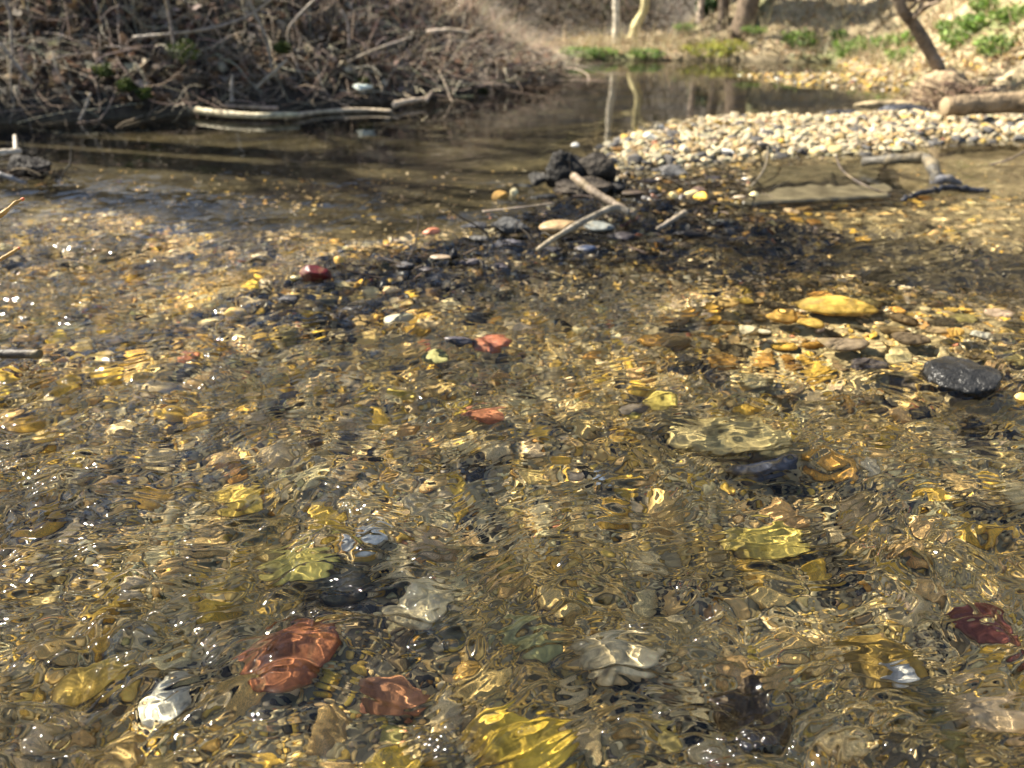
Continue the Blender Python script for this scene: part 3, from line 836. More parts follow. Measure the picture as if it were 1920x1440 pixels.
for o in crest:
    x0, y0 = o.location[0], o.location[1]
    dist, a, b, ph = min((math.hypot(x0 - a, y0 - b), a, b, ph) for a, b, ph in LAND)
    dx, dy = x0 - a, y0 - b
    rel = ('right of' if dx > 0 else 'left of') if abs(dx) > abs(dy) else ('behind' if dy > 0 else 'in front of')
    ck.setdefault((rel, ph), []).append((dist, o))
for (rel, ph), lst in ck.items():
    lst.sort(key=lambda q: q[0])
    for n_, (_, o) in enumerate(lst):
        o['label'] = f"rugged wet dark stone{', ' + ORD[n_] if len(lst) > 1 else ''} {rel} {ph}"
        o['group'] = 'rugged dark stones along the riffle crest'
gt = np.random.default_rng(45)
n = 520
x, y = gt.uniform(-.6, 1.1, n), gt.uniform(1.7, 3.0, n)
k = sd_poly(x, y, RIDGE) > -.02
x, y = x[k], y[k]
DEBRIS = (x, y, np.maximum(height(x, y), 0) + .006)
# pebbles in the wet riffle crest, dark partly for shade put into their colour
n = 2600
xb, yb = g.uniform(-.7, 1.6, n), g.uniform(1.5, 3.1, n)
k = sd_poly(xb, yb, RIDGE) > -.05
xb, yb = xb[k], yb[k]
sb = g.uniform(.008, .026, len(xb))
_, cd = pick_cols(g, len(xb), [9, 3, 3, 5, 26, 20, 18, 1, 4, 0, 1])
scatter('riffle_gravel', xb, yb, height(xb, yb) + sb * .35, sb, cd * .7, 3, 17, M['wetgravel'], kind='stuff')

# ------------------------------------------------------------------ sticks, logs, slab
def stick(name, ctrl, r0, r1, color, label, cat, seed=0, n=28, sides=10, mat='stick', amt=.12, wob=0, cut=None, group=None):
    p = spline(ctrl, n)
    org = p[0].copy()
    q, r = knobbly(p - org, r0, r1, seed, amt, wob)
    V, Fs = tubes(q[None], r[None], sides)
    o = link(name, mesh_np(name, V, Fs, M[mat]), loc=org, color=color, label=label, category=cat)
    if group:
        o['group'] = group
    if cut:                                   # a pale sawn or snapped end
        t = (q[0] - q[1]) / np.linalg.norm(q[0] - q[1])
        V, Fs = tubes(np.array([[q[0] + t * .0015, q[0] + t * .0045]]), np.array([[r[0] * .96, r[0] * .90]]), sides)
        link(cut, mesh_np(cut, V, Fs, M['cutwood']), parent=o)
    return o
s1 = P(1078, 385, .055)
stick('cut_stick', [W(1075, 330, 2.36), W(1110, 358, 2.30), W(1150, 382, 2.25), W(1188, 405, 2.18)], .013, .012, (.22, .17, .12), 'thick cut stick with a pale round end leaning on the crossing sticks', 'stick', 201, cut='cut_end')
stick('peeled_stick', [W(1180, 398, 2.17), W(1150, 390, 2.18), (W(1100, 412, 2.08)), W(1050, 440, 1.98), W(1008, 468, 1.88)], .011, .006, (.28, .24, .18), 'pale peeled stick slanting down into the water', 'stick', 202)
stick('thin_stick', [P(905, 397, .012), P(970, 390, .02), P(1040, 381, .03)], .0035, .003, (.34, .27, .2), 'thin straight stick lying level left of the cut stick', 'stick', 203)
stick('wet_stick', [P(1285, 398, .01), P(1262, 412, .012), P(1232, 430, .002)], .009, .006, (.30, .25, .19), 'short wet stick right of the crossing sticks', 'stick', 204)
stick('dark_stick', [P(1165, 425, .0), P(1190, 412, .008), P(1205, 404, .004)], .004, .003, (.10, .04, .03), 'thin reddish stick under the crossing sticks', 'stick', 205)
stick('bent_branch', [P(1620, 303, .02), P(1680, 298, .05), P(1735, 298, .058), P(1752, 322, .035), P(1760, 348, -.01)], .018, .022, (.08, .073, .06), 'bent grey branch arching out of the water at right', 'branch', 206, amt=.10)
stick('root_piece', [P(1748, 342, .0), P(1775, 335, .02), P(1800, 348, -.01)], .018, .012, (.09, .09, .10), 'dark wet root piece beside the bent grey branch', 'root', 207, mat='stick')
stick('dark_root', [P(1690, 375, .0), P(1740, 358, .012), P(1790, 352, .012), P(1850, 360, .0)], .008, .010, (.02, .022, .03), 'blackish root trailing along the water past the bent branch', 'root', 208, wob=.003)
stick('curved_twig', [P(1567, 292, .03), P(1580, 320, .03), P(1620, 347, .02), P(1672, 366, .0)], .0045, .003, (.07, .055, .045), 'thin dark twig curving over the sunken slab', 'twig', 209)
stick('curved_twig', [P(1440, 275, .05), P(1437, 305, .04), P(1425, 330, .02), P(1408, 350, .0)], .004, .0035, (.13, .11, .08), 'thin twig hanging from the gravel bar left of the slab', 'twig', 210)
stick('curved_twig', [P(1925, 282, .05), P(1890, 300, .02), P(1850, 311, -.005)], .005, .003, (.12, .09, .07), 'dark twig dipping into the water at the right edge', 'twig', 211)
stick('driftwood', [P(1935, 163, .10), P(1895, 195, .03), P(1860, 204, .015), P(1820, 207, .01)], .016, .012, (.42, .33, .23), 'long pale branch resting at the log on the right', 'branch', 212)
# sunken slab
a, b, c, d = P(1390, 381, .007), P(1668, 366, .006), P(1650, 310, -.012), P(1425, 318, -.012)
nU, nV = 60, 24
uu, vv = np.meshgrid(np.linspace(0, 1, nU), np.linspace(0, 1, nV))
S = (a * (1 - uu[..., None]) + b * uu[..., None]) * (1 - vv[..., None]) + (d * (1 - uu[..., None]) + c * uu[..., None]) * vv[..., None]
S[..., 0] += .03 * fbm(vv * 5, uu * .5, 3, 4) * (np.abs(uu - .5) * 2) ** 4
S[..., 1] += .004 * fbm(uu * 14, vv * 2, 3, 8)
S[..., 2] += .0015 * fbm(uu * 8, vv * 4, 3, 5)
Bt = S.copy()
Bt[..., 2] -= .035
Bt[..., 1] += .004 * (1 - vv)
V = np.concatenate([S.reshape(-1, 3), Bt.reshape(-1, 3)])
I = np.arange(nU * nV).reshape(nV, nU)
top = np.stack([I[:-1, :-1], I[:-1, 1:], I[1:, 1:], I[1:, :-1]], -1).reshape(-1, 4)
ring = np.concatenate([I[0], I[1:, -1], I[-1, -2::-1], I[-2:0:-1, 0]])
r2 = np.roll(ring, -1)
side = np.stack([ring, ring + nU * nV, r2 + nU * nV, r2], -1)
org = (a + c) / 2
me = mesh_np('flat_slab', V - org, [top, side, top[:, ::-1] + nU * nV], M['plank'], smooth=False)
link('flat_slab', me, loc=org, label='flat wet slab with a straight dark front edge before the gravel bar', category='slab')
# log and leaning tree on the right
stick('fallen_log', [P(1772, 200, .10), P(1850, 195, .11), P(1925, 192, .12), P(2060, 190, .15)], .046, .052, (.21, .155, .095), 'thick pale fallen log lying on the right shore', 'log', 213, sides=18, mat='bark', amt=.05, cut='sawn_end')
hero('small_log', 1545 + 130, 196, 150, .008, (.34, .27, .16), 'low waterlogged timber lying left of the stump', 'log', mat='bark', seed=214, shape=(4.5, 1, .5), mark=False)

# left debris cluster and willow tips
stick('pale_stick', [P(-40, 292, .05), P(0, 287, .05), P(40, 283, .05)], .013, .012, (.50, .43, .34), 'level whitish stick poking in at the left edge', 'stick', 221)
stick('pale_stick', [P(29, 285, .05), P(29, 268, .06), P(28, 255, .07)], .008, .007, (.42, .37, .3), 'short upright whitish stick standing on the level one', 'stick', 222)
stick('dark_stick', [P(-40, 315, .05), P(10, 330, .03), P(50, 345, .0)], .010, .008, (.16, .16, .17), 'grey stick crossing the dark debris at the left edge', 'stick', 223)
hero('mud_clod', 58, 318, 88, .03, (.012, .010, .009), 'small black clump of debris in the pool at left', 'clump', mat='mud', seed=224, shape=(1.3, .9, .8), rough=.25)
hero('mud_clod', 0, 330, 70, .01, (.03, .015, .008), 'dark brown clump cut by the left edge', 'clump', mat='mud', seed=225, shape=(1.5, .9, .5), rough=.25)
stick('dark_stick', [P(-60, 662, .012), P(0, 663, .012), P(76, 664, .014)], .009, .0085, (.035, .028, .022), 'dark round ended stick floating in from the left edge', 'stick', 226, amt=.04)
for k, (pts, lb) in enumerate([([(-30, 425), (8, 398), (26, 382), (42, 374)], 'upper orange willow twig tip at the left edge'), ([(-30, 505), (0, 487), (20, 475), (34, 466)], 'lower orange willow twig tip at the left edge')]):
    Yd = .95
    o = stick('willow_twig', [W(x, y, Yd + .01 * i) for i, (x, y) in enumerate(pts)], .0026, .0017, (.62, .36, .11), lb, 'twig', 230 + k, amt=.22, group='orange willow twigs reaching in from the left')
    tip = W(*pts[-1], Yd + .03) - np.array(o.location)
    V, F_ = stone_shape(40 + k, 3, 1.8, 1, 1, 0, .05)
    b_ = link('bud', mesh_np('bud', V * .0035, F_, M['bud']), parent=o, loc=tuple(tip))
    b_.rotation_euler = (0, -.55, 0)

gd = np.random.default_rng(91)
c0 = P(20, 335, .0)
nx = 120
xx, yy = c0[0] + gd.normal(0, .12, nx), c0[1] + gd.normal(0, .05, nx)
DEB2 = (xx, yy, gd.uniform(0, .05, nx))
# sticks at the foot of the left bank
BANKF = [([(325, 196), (360, 205), (410, 212), (480, 217), (560, 215)], .022, .014, (.42, .37, .24), 'thick pale stick stranded along the waterline of the left bank', 0.03),
         ([(400, 197), (450, 200), (520, 203)], .012, .010, (.42, .30, .22), 'pinkish stick lying just behind the thick pale stick', .04),
         ([(535, 221), (600, 210), (680, 206), (735, 208)], .014, .008, (.45, .36, .25), 'long tan stick floating below the bank', .015),
         ([(738, 197), (762, 190), (800, 186)], .016, .013, (.55, .44, .32), 'short bright stick below the middle of the bank', .03),
         ([(800, 188), (806, 178), (812, 168)], .010, .008, (.30, .24, .19), 'stub standing up at the end of the short bright stick', .04)]
for k, (pts, r0, r1, c, lb, z) in enumerate(BANKF):
    stick('shore_stick', [P(x, y, z) for x, y in pts], r0, r1, c, lb, 'stick', 240 + k, group='sticks stranded along the left bank')
HANG = [([(308, -20), (318, 30), (324, 70), (333, 120)], 4.35, .010, (.22, .18, .15), 'straight stem hanging down the dark part of the bank'),
        ([(250, 70), (330, 63), (400, 52), (470, 28), (520, -10)], 4.45, .009, (.26, .22, .18), 'long stem curving up across the bank'),
        ([(460, -10), (480, 30), (500, 75), (510, 130)], 4.4, .010, (.25, .22, .18), 'bent stem hooked down over the brow of the bank'),
        ([(0, -20), (18, 25), (22, 70), (24, 130)], 4.15, .009, (.26, .22, .19), 'upright stem near the left edge of the bank'),
        ([(0, 80), (30, 120), (62, 158)], 4.1, .008, (.25, .22, .19), 'slanting stem at the left edge of the bank'),
        ([(435, 190), (434, 165), (436, 140)], 4.3, .010, (.28, .25, .22), 'short upright stub over the thick pale stick'),
        ([(480, 165), (520, 130), (538, 112)], 4.4, .010, (.30, .26, .2), 'short broken stick slanting up from the bank foot'),
        ([(150, 225), (162, 200), (170, 175)], 4.1, .008, (.20, .18, .16), 'thin root curving out of the waterline at left'),
        ([(560, 150), (620, 130), (700, 95), (770, 70)], 4.9, .009, (.27, .22, .18), 'long straight branch lying up the sunlit slope'),
        ([(640, 20), (652, 45), (655, 90)], 4.9, .008, (.30, .25, .22), 'short drooping stem beside the pale rag of leaves'),
        ([(800, 60), (845, 56), (880, 62)], 5.3, .013, (.50, .40, .30), 'short bright stick lying on the sunlit brow'),
        ([(600, -10), (560, 30), (540, 60), (545, 100)], 4.7, .008, (.27, .23, .19), 'arched stem at the middle of the bank')]
for k, (pts, Yd, r, c, lb) in enumerate(HANG):
    stick('hanging_branch', [W(x, y, Yd) for x, y in pts], r, r * .75, c, lb, 'stem', 260 + k, group='bare stems hanging over the left bank')
# pale leaf caught in the tangle
V, F_ = stone_shape(77, 3, 1.4, 1, .35, 6, .15)
link('white_stone', mesh_np('white_stone', V * .06, F_, M['dry']), loc=P(678, 163, .12), color=(.6, .66, .6), label='pale rounded stone caught in the foot of the bank', category='stone')

# ------------------------------------------------------------------ bank tangle (uncountable)
def bank_points(g, n, poly, dmax, xr, yr_, dmin=0.0):
    x, y = g.uniform(*xr, n * 5), g.uniform(*yr_, n * 5)
    d = sd_poly(x, y, poly)
    k = (d > dmin) & (d < dmax)
    return x[k][:n], y[k][:n], d[k][:n]
def twig_mass(name, x, y, z, g, lmin, lmax, rmin, rmax, cols, slope=(0, -1), up=.15, droop=.5, M_=8, sides=4, spread=1.0, follow=False, lift=.03):
    n = len(x)
    L_ = g.uniform(lmin, lmax, n)
    a = g.normal(math.atan2(slope[1], slope[0]), spread, n)
    dirs = np.stack([np.cos(a), np.sin(a), g.normal(up, .35, n)], -1)
    dirs /= np.linalg.norm(dirs, axis=1, keepdims=True)
    p = np.zeros((n, M_, 3))
    p[:, 0] = np.stack([x, y, z], -1)
    curl = g.normal(0, .22, (n, 3))
    for i in range(1, M_):
        dirs = dirs + curl * .5 + g.normal(0, .10, (n, 3)) + np.array([0, 0, -droop / M_])
        dirs /= np.linalg.norm(dirs, axis=1, keepdims=True)
        p[:, i] = p[:, i - 1] + dirs * (L_ / (M_ - 1))[:, None]
        if follow:
            hh = height(p[:, i, 0], p[:, i, 1])
            p[:, i, 2] = np.maximum(p[:, i, 2], np.maximum(hh, 0) + .006)
            p[:, i, 2] = np.minimum(p[:, i, 2], np.maximum(hh, 0) + lift + g.uniform(0, .12, n))
    r = g.uniform(rmin, rmax, n)[:, None] * np.linspace(1, .45, M_)[None]
    V, Fs = tubes(p, r, sides, cap=False)
    c = np.repeat(cols, M_ * sides, 0)
    return V, Fs[0], c
def merge(lst):
    V, F_, C_, off = [], [], [], 0
    for v, f, c in lst:
        V.append(v); F_.append(f + off); C_.append(c); off += len(v)
    return np.concatenate(V), np.concatenate(F_), np.concatenate(C_)
def shades(g, n, base, var=.35):
    base = np.array(base, float)
    if base.ndim == 2:
        base = base[g.integers(0, len(base), n)]
    return np.clip(base * g.uniform(1 - var, 1 + var, (n, 1)) * (1 + g.normal(0, .05, (n, 3))), .01, .9)
g = np.random.default_rng(21)
x, y, d = bank_points(g, 3800, LEFT, 1.5, (-5.2, .9), (3.5, 8.4))
z = np.maximum(height(x, y), 0) + g.uniform(0, .10, len(x)) ** 1.2
sunny = (1 + .75 * sstep(-1.9, -.6, x))[:, None]  # sunlight on the right half of the bank, put into the twig colour
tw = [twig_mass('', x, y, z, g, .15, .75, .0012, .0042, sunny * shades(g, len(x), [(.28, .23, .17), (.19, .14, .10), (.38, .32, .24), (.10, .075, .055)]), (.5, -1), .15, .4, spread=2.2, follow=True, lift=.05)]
x, y, d = bank_points(g, 5200, LEFT, 1.4, (-5.2, .9), (3.5, 8.4))
z = np.maximum(height(x, y), 0) + g.uniform(.02, .16, len(x))
tw.append(twig_mass('', x, y, z, g, .08, .45, .0009, .0024, shades(g, len(x), [(.46, .38, .28), (.36, .28, .20), (.58, .50, .38)]), (.5, -1), .3, .5, spread=2.4, M_=7))
# hanging roots and canes over the undercut
x, y, d = bank_points(g, 420, LEFT, .22, (-4.4, .8), (3.6, 7.0), .03)
z = np.maximum(height(x, y), 0) + g.uniform(.05, .25, len(x))
tw.append(twig_mass('', x, y, z, g, .12, .45, .0018, .0045, shades(g, len(x), [(.18, .155, .125), (.25, .22, .18)]), (.35, -1), .0, 1.6, spread=1.3))
xd, yd, zd = (np.concatenate([a_, b_]) for a_, b_ in zip(DEBRIS, DEB2))
dm = twig_mass('', xd, yd, zd, gt, .03, .16, .0012, .0035, shades(gt, len(xd), [(.05, .04, .03), (.10, .075, .055), (.02, .018, .016)]), (-1, -.3), .05, .6, spread=1.2, M_=6)
link('riffle_twigs', mesh_np('riffle_twigs', dm[0], dm[1], M['twig'], dm[2]), kind='stuff', recv=False)
link('twig_tangle', mesh_np('twig_tangle', *(lambda m: (m[0], m[1], M['twig'], m[2]))(merge(tw))), kind='stuff', recv=False)

def flakes(x, y, z, g, size, cols, K=3, curl=.6, upright=0.0, aspect=.55):
    """curled leaves: strips 3 wide, K+1 long"""
    n = len(x)
    s = size * g.uniform(.6, 1.3, n)
    R = rots(g, n, .55 + upright)
    u = np.linspace(-1, 1, K + 1)
    prof = np.sqrt(np.clip(1 - u ** 2, .02, 1)) * (1 + .25 * np.cos(u * 9))
    cu = g.normal(0, curl, n)
    P_ = np.zeros((n, K + 1, 3, 3))
    for j, w in enumerate((-1, 0, 1)):
        P_[:, :, j, 0] = u[None]
        P_[:, :, j, 1] = w * aspect * prof[None]
        P_[:, :, j, 2] = cu[:, None] * (u[None] ** 2 * .6) + abs(w) * cu[:, None] * .45
    V = np.einsum('nij,nkmj->nkmi', R, P_) * s[:, None, None, None] + np.stack([x, y, z], -1)[:, None, None]
    I = np.arange(n * (K + 1) * 3).reshape(n, K + 1, 3)
    Q = np.stack([I[:, :-1, :-1], I[:, :-1, 1:], I[:, 1:, 1:], I[:, 1:, :-1]], -1).reshape(-1, 4)
    return V.reshape(-1, 3), Q, np.repeat(cols, (K + 1) * 3, 0)
x, y, d = bank_points(g, 13000, LEFT, 1.7, (-5.2, .9), (3.5, 8.6), .02)
z = np.maximum(height(x, y), 0) + g.uniform(0, .13, len(x))
lf = [flakes(x, y, z, g, .034, shades(g, len(x), [(.19, .13, .09), (.27, .20, .14), (.11, .08, .06), (.42, .35, .27), (.21, .13, .08)]), 4)]
link('leaf_litter', mesh_np('leaf_litter', *(lambda m: (m[0], m[1], M['litter'], m[2]))(merge(lf))), kind='stuff', recv=False)
# a few moss and ivy clumps on the dark bank
def clump(name, px, py, Yd, rad, n, size, base, label, cat, g, group=None, flat=.6, loc=None):
    c = W(px, py, Yd) if loc is None else np.array(loc)
    q = g.normal(0, 1, (n, 3))
    q /= np.linalg.norm(q, axis=1, keepdims=True)
    q *= (g.uniform(.2, 1, n) ** .5 * rad)[:, None] * [1, .8, flat]
    q *= (1 + .35 * pn(q[:, 0] / rad * 2, q[:, 2] / rad * 2, 3))[:, None]
    V, Q, C_ = flakes(q[:, 0], q[:, 1], q[:, 2], g, size, shades(g, n, base), 3, .4, .5)
    leaves = mesh_np('leaves', V, Q, M['blade'], C_)
    root = link(name, None, loc=tuple(c), recv=False, label=label, category=cat)
    if group:
        root['group'] = group
    link('leaves', leaves, parent=root, recv=False)
    m = 9
    a = g.uniform(0, 6.28, m)
    pp = np.zeros((m, 5, 3))
    tt = np.linspace(0, 1, 5)
    pp[..., 0] = np.cos(a)[:, None] * tt * rad * .7
    pp[..., 1] = np.sin(a)[:, None] * tt * rad * .6
    pp[..., 2] = -rad * flat + tt * rad * flat * 1.4
    V, Fs = tubes(pp, np.full((m, 5), max(.0015, rad * .025)), 4, False)
    link('stems', mesh_np('stems', V, Fs[0], M['twig'], np.full((len(V), 3), .12)), parent=root, recv=False)
    return root
GREENS = [(.05, .075, .012), (.075, .10, .02), (.035, .05, .012)]
for px, py, Yd, r, lb in [(195, 133, 4.2, .05, 'moss tuft low on the left of the bank'), (345, 95, 4.35, .09, 'widest moss tuft beside the straight hanging stem'),
                          (235, 160, 4.15, .05, 'small moss tuft near the waterline'), (530, 90, 4.5, .05, 'moss tuft behind the bent stem'), (270, 175, 4.15, .04, 'dark moss tuft above the waterline'),
                          (680, 155, 4.8, .05, 'green tuft above the pale rounded stone'), (905, 172, 5.5, .05, 'dull green tuft under the brow near the point')]:
    clump('moss_tuft', px, py, Yd, r, 260, .011, GREENS, lb, 'moss', g, 'moss tufts on the left bank')

# ------------------------------------------------------------------ grasses
def blades(x, y, z, g, hmin, hmax, w, cols, lean=(0, 0), bend=.5, K=4, spread=.35):
    n = len(x)
    H = g.uniform(hmin, hmax, n)
    a = g.uniform(0, 6.28, n)
    d = np.stack([np.cos(a) * spread + lean[0], np.sin(a) * spread + lean[1]], -1) * g.uniform(.3, 1.5, (n, 1))
    t = np.linspace(0, 1, K + 1)
    side = g.uniform(-1.2, 1.2, n)
    sv = np.stack([np.cos(side), np.sin(side), np.zeros(n)], -1)
    c = np.zeros((n, K + 1, 3))
    hor = t[None] * .5 + bend * t[None] ** 2
    c[..., 0] = x[:, None] + d[:, 0:1] * hor * H[:, None]
    c[..., 1] = y[:, None] + d[:, 1:2] * hor * H[:, None]
    c[..., 2] = z[:, None] + H[:, None] * (t[None] - .35 * bend * t[None] ** 2 * np.linalg.norm(d, axis=1)[:, None])
    ww = (w * g.uniform(.6, 1.4, n))[:, None] * np.linspace(1, .12, K + 1)[None]
    V = np.stack([c - sv[:, None] * ww[..., None], c + sv[:, None] * ww[..., None]], 2)
    I = np.arange(n * (K + 1) * 2).reshape(n, K + 1, 2)
    Q = np.stack([I[:, :-1, 0], I[:, :-1, 1], I[:, 1:, 1], I[:, 1:, 0]], -1).reshape(-1, 4)
    return V.reshape(-1, 3), Q, np.repeat(cols, (K + 1) * 2, 0)
STRAW = [(.55, .46, .28), (.44, .36, .21), (.62, .54, .36), (.32, .25, .15)]
PINK = [(.62, .42, .33), (.50, .36, .27), (.68, .54, .43), (.38, .25, .19), (.60, .50, .36)]
def stuff(name, lst, mat):
    m = merge(lst)
    return link(name, mesh_np(name, m[0], m[1], M[mat], m[2]), kind='stuff', recv=False)
# pinkish dead stalks over the point of the left bank
x, y, d = bank_points(g, 2300, LEFT, 1.3, (-1.5, .75), (5.0, 8.0), .05)
k = pn(x * 3, y * 3, 4) > -.25
x, y = x[k], y[k]
z = height(x, y)
stuff('dead_stalks', [blades(x, y, z, g, .06, .38, .0030, shades(g, len(x), PINK), (.25, -.1), .9, spread=.8)], 'blade')
x, y, d = bank_points(g, 4200, LEFT, 2.2, (-5, .2), (4.0, 8.0), .45)
stuff('dry_grass', [blades(x, y, height(x, y), g, .08, .35, .004, shades(g, len(x), STRAW), (0, 0), .9)], 'blade')
# far bank and right slope
x, y, d = bank_points(g, 15000, RIGHT, 3.0, (-1, 6), (4.4, 11.5), .05)
k = (y < 8.9) | (x > 2.4 + .5 * (y - 8.9))
x, y = x[k], y[k]
st = [blades(x, y, height(x, y), g, .04, .20, .004, shades(g, len(x), STRAW), (0, -.3), 1.2, spread=.9)]
x, y, d = bank_points(g, 1500, RIGHT, 2.0, (-1, 4.5), (6.5, 8.9), .05)
st.append(blades(x, y, height(x, y), g, .10, .28, .004, shades(g, len(x), STRAW), (-.3, -.2), 1.0, spread=.5))
stuff('straw_grass', st, 'blade')
x, y, d = bank_points(g, 12000, RIGHT, 3.0, (-1, 6), (4.4, 11.5), .02)
k = (y < 9.2) | (x > 2.0 + .5 * (y - 8.9))
x, y = x[k], y[k]
stuff('fallen_leaves', [flakes(x, y, height(x, y) + .015, g, .028, shades(g, len(x), [(.50, .40, .25), (.38, .27, .15), (.60, .52, .36), (.28, .19, .11)]), 3)], 'litter')
# low green herbs in patches: countable clumps on the right slope
HG = [(.19, .32, .05), (.26, .40, .09), (.12, .20, .04), (.34, .44, .17)]
def clump_on(px, py, Yd, r, n, lb, cols=HG, size=.02, flat=.45):
    p = W(px, py, Yd)
    zz = float(height(p[0], p[1]))
    # slide along the ray until it meets the ground
    for t in np.linspace(3.6, 12, 500):
        q = W(px, py, t)
        if q[2] <= height(q[0], q[1]):
            break
    q[2] = float(height(q[0], q[1])) + r * flat * .55
    if px < 1460:
        r, flat, n = r * 1.5, .2, n + 160
        q[2] = float(height(q[0], q[1])) + r * flat * .4
    clump('green_herb', px, py, Yd, r, n, size * (.8 if px < 1460 else 1), cols, lb, 'plant', g, 'green herbs on the far banks', flat, loc=q)
for px, py, r, lb in [(1500, 75, .20, 'light green herb patch left of the big green clump on the slope'), (1600, 95, .20, 'bright green clump above the water on the right slope'), (1650, 85, .20, 'leafy green clump right of the bright green one'),
                      (1700, 75, .14, 'small green clump left of the leaning trunk'), (1572, 65, .10, 'little green clump highest left of the trunk'), (1690, 105, .13, 'green clump low beside the leaning trunk'),
                      (1800, 75, .16, 'dark green clump right of the leaning trunk'), (1835, 45, .16, 'green clump high on the slope right of the trunk'), (1870, 90, .15, 'green clump near the right edge of the slope'),
                      (1780, 50, .12, 'small herb clump behind the trunk'), (1900, 30, .14, 'green clump at the top right corner'), (1330, 100, .22, 'yellow green moss cushion at the far waterline'), (1370, 92, .20, 'yellow green cushion right of the moss one'),
                      (1215, 103, .14, 'vivid green tuft on the far shore below the kinked trunk'), (1090, 105, .16, 'dull green tuft at the far corner of the pool'), (1130, 100, .13, 'dull green tuft left of the pale trunk'),
                      (1420, 60, .12, 'green tuft behind the far shore'), (1290, 55, .13, 'green tuft under the pinkish trunk'), (1850, 10, .13, 'herb clump at the top edge')]:
    cols = [(.40, .42, .06), (.46, .44, .08), (.30, .32, .05)] if 'yellow' in lb else HG
    clump_on(px, py + (0 if px < 1460 else 10), 7, r, 420 if r > .15 else 260, lb, cols)

# ------------------------------------------------------------------ trees
def on_ground(px, py):
    for t in np.linspace(3.4, 16, 900):
        q = W(px, py, t)
        if q[2] <= height(q[0], q[1]):
            return q
    return W(px, py, 9)
def tree(name, base, ctrl, r0, r1, color, label, seed, nb=26, crown=True, ivy=False, group=None, cat='tree'):
    g = np.random.default_rng(seed)
    root = link(name, None, loc=tuple(base), recv=False, label=label, category=cat)
    if group:
        root['group'] = group
    p = spline(ctrl, 40)
    q, r = knobbly(p, r0, r1, seed, .07)
    r[:4] *= np.array([1.5, 1.28, 1.12, 1.04])
    V, Fs = tubes(q[None], r[None], 12)
    link('trunk', mesh_np('trunk', V, Fs, M['bark']), parent=root, color=color)
    if crown:
        L_, pts, rad = p[-1][2], [], []
        for k in range(nb):
            f = g.uniform(.45, 1)
            i = int(f * 39)
            a, up = g.uniform(0, 6.28), g.uniform(.2, 1.1)
            ln = (1.25 - f) * L_ * .5 * g.uniform(.5, 1)
            for rep in range(4):
                s0 = p[i] if rep == 0 else pts[-rep][3 + rep]
                aa = a + (0 if rep == 0 else g.normal(0, .8))
                dv = np.array([math.cos(aa), math.sin(aa), up]) / math.hypot(1, up)
                l2 = ln * (1 if rep == 0 else .55)
                tt = np.linspace(0, 1, 9)[:, None]
                path = s0 + dv * l2 * tt + np.array([0, 0, .18 * l2]) * tt ** 2 + np.cumsum(g.normal(0, .014 * l2, (9, 3)), 0)
                path[0] = s0
                pts.append(path)
                rad.append(np.linspace(r[i] * (.42 if rep == 0 else .2), .002, 9))
        V, Fs = tubes(np.array(pts), np.array(rad), 5, False)
        link('crown', mesh_np('crown', V, Fs[0], M['bark']), parent=root, color=color)
    return root
TG = 'bare trees on the far bank'
b1 = on_ground(1155, 84)
tree('young_tree', b1, [(0, 0, -.05), (-.01, 0, .25), (-.03, 0, .6), (.02, .0, 1.4), (.0, .1, 2.8), (.1, .1, 4.5)], .044, .014, (.62, .56, .44), 'slim pale trunk rising straight from the far bank', 301, group=TG)
b2 = on_ground(1187, 72)
tree('young_tree', b2, [(0, 0, -.05), (.03, 0, .14), (.10, 0, .30), (.09, 0, .6), (.12, .0, 1.4), (.1, .1, 2.8), (.0, .1, 4.8)], .056, .016, (.62, .54, .28), 'kinked yellowish trunk right of the slim pale one', 302, group=TG)
b3 = on_ground(1312, 40)
tree('young_tree', b3, [(0, 0, -.05), (.0, 0, .4), (.02, 0, 1.4), (.0, .1, 3.), (.1, .1, 4.5)], .040, .012, (.58, .46, .36), 'pinkish slim trunk behind the yellow green cushion', 303, group=TG)
b4 = on_ground(1392, 52)
tree('dark_tree', b4, [(0, 0, -.1), (.05, 0, .6), (.0, 0, 1.6), (.1, .1, 3.5), (.2, .1, 6)], .11, .03, (.16, .12, .085), 'thickest dark trunk standing behind the far bank', 304, 34, group=TG)
b5 = on_ground(1358, 48)
tree('dark_tree', b5, [(0, 0, -.1), (-.05, 0, .6), (.0, 0, 1.6), (-.1, .1, 3.5), (-.2, .1, 6)], .06, .02, (.13, .10, .075), 'dark slim trunk left of the thickest one', 305, group=TG)
clump('ivy_clump', 1345, 15, 9.2, .22, 500, .035, [(.03, .08, .015), (.05, .12, .02)], 'dark ivy clump beside the slim dark trunk', 'ivy', g)
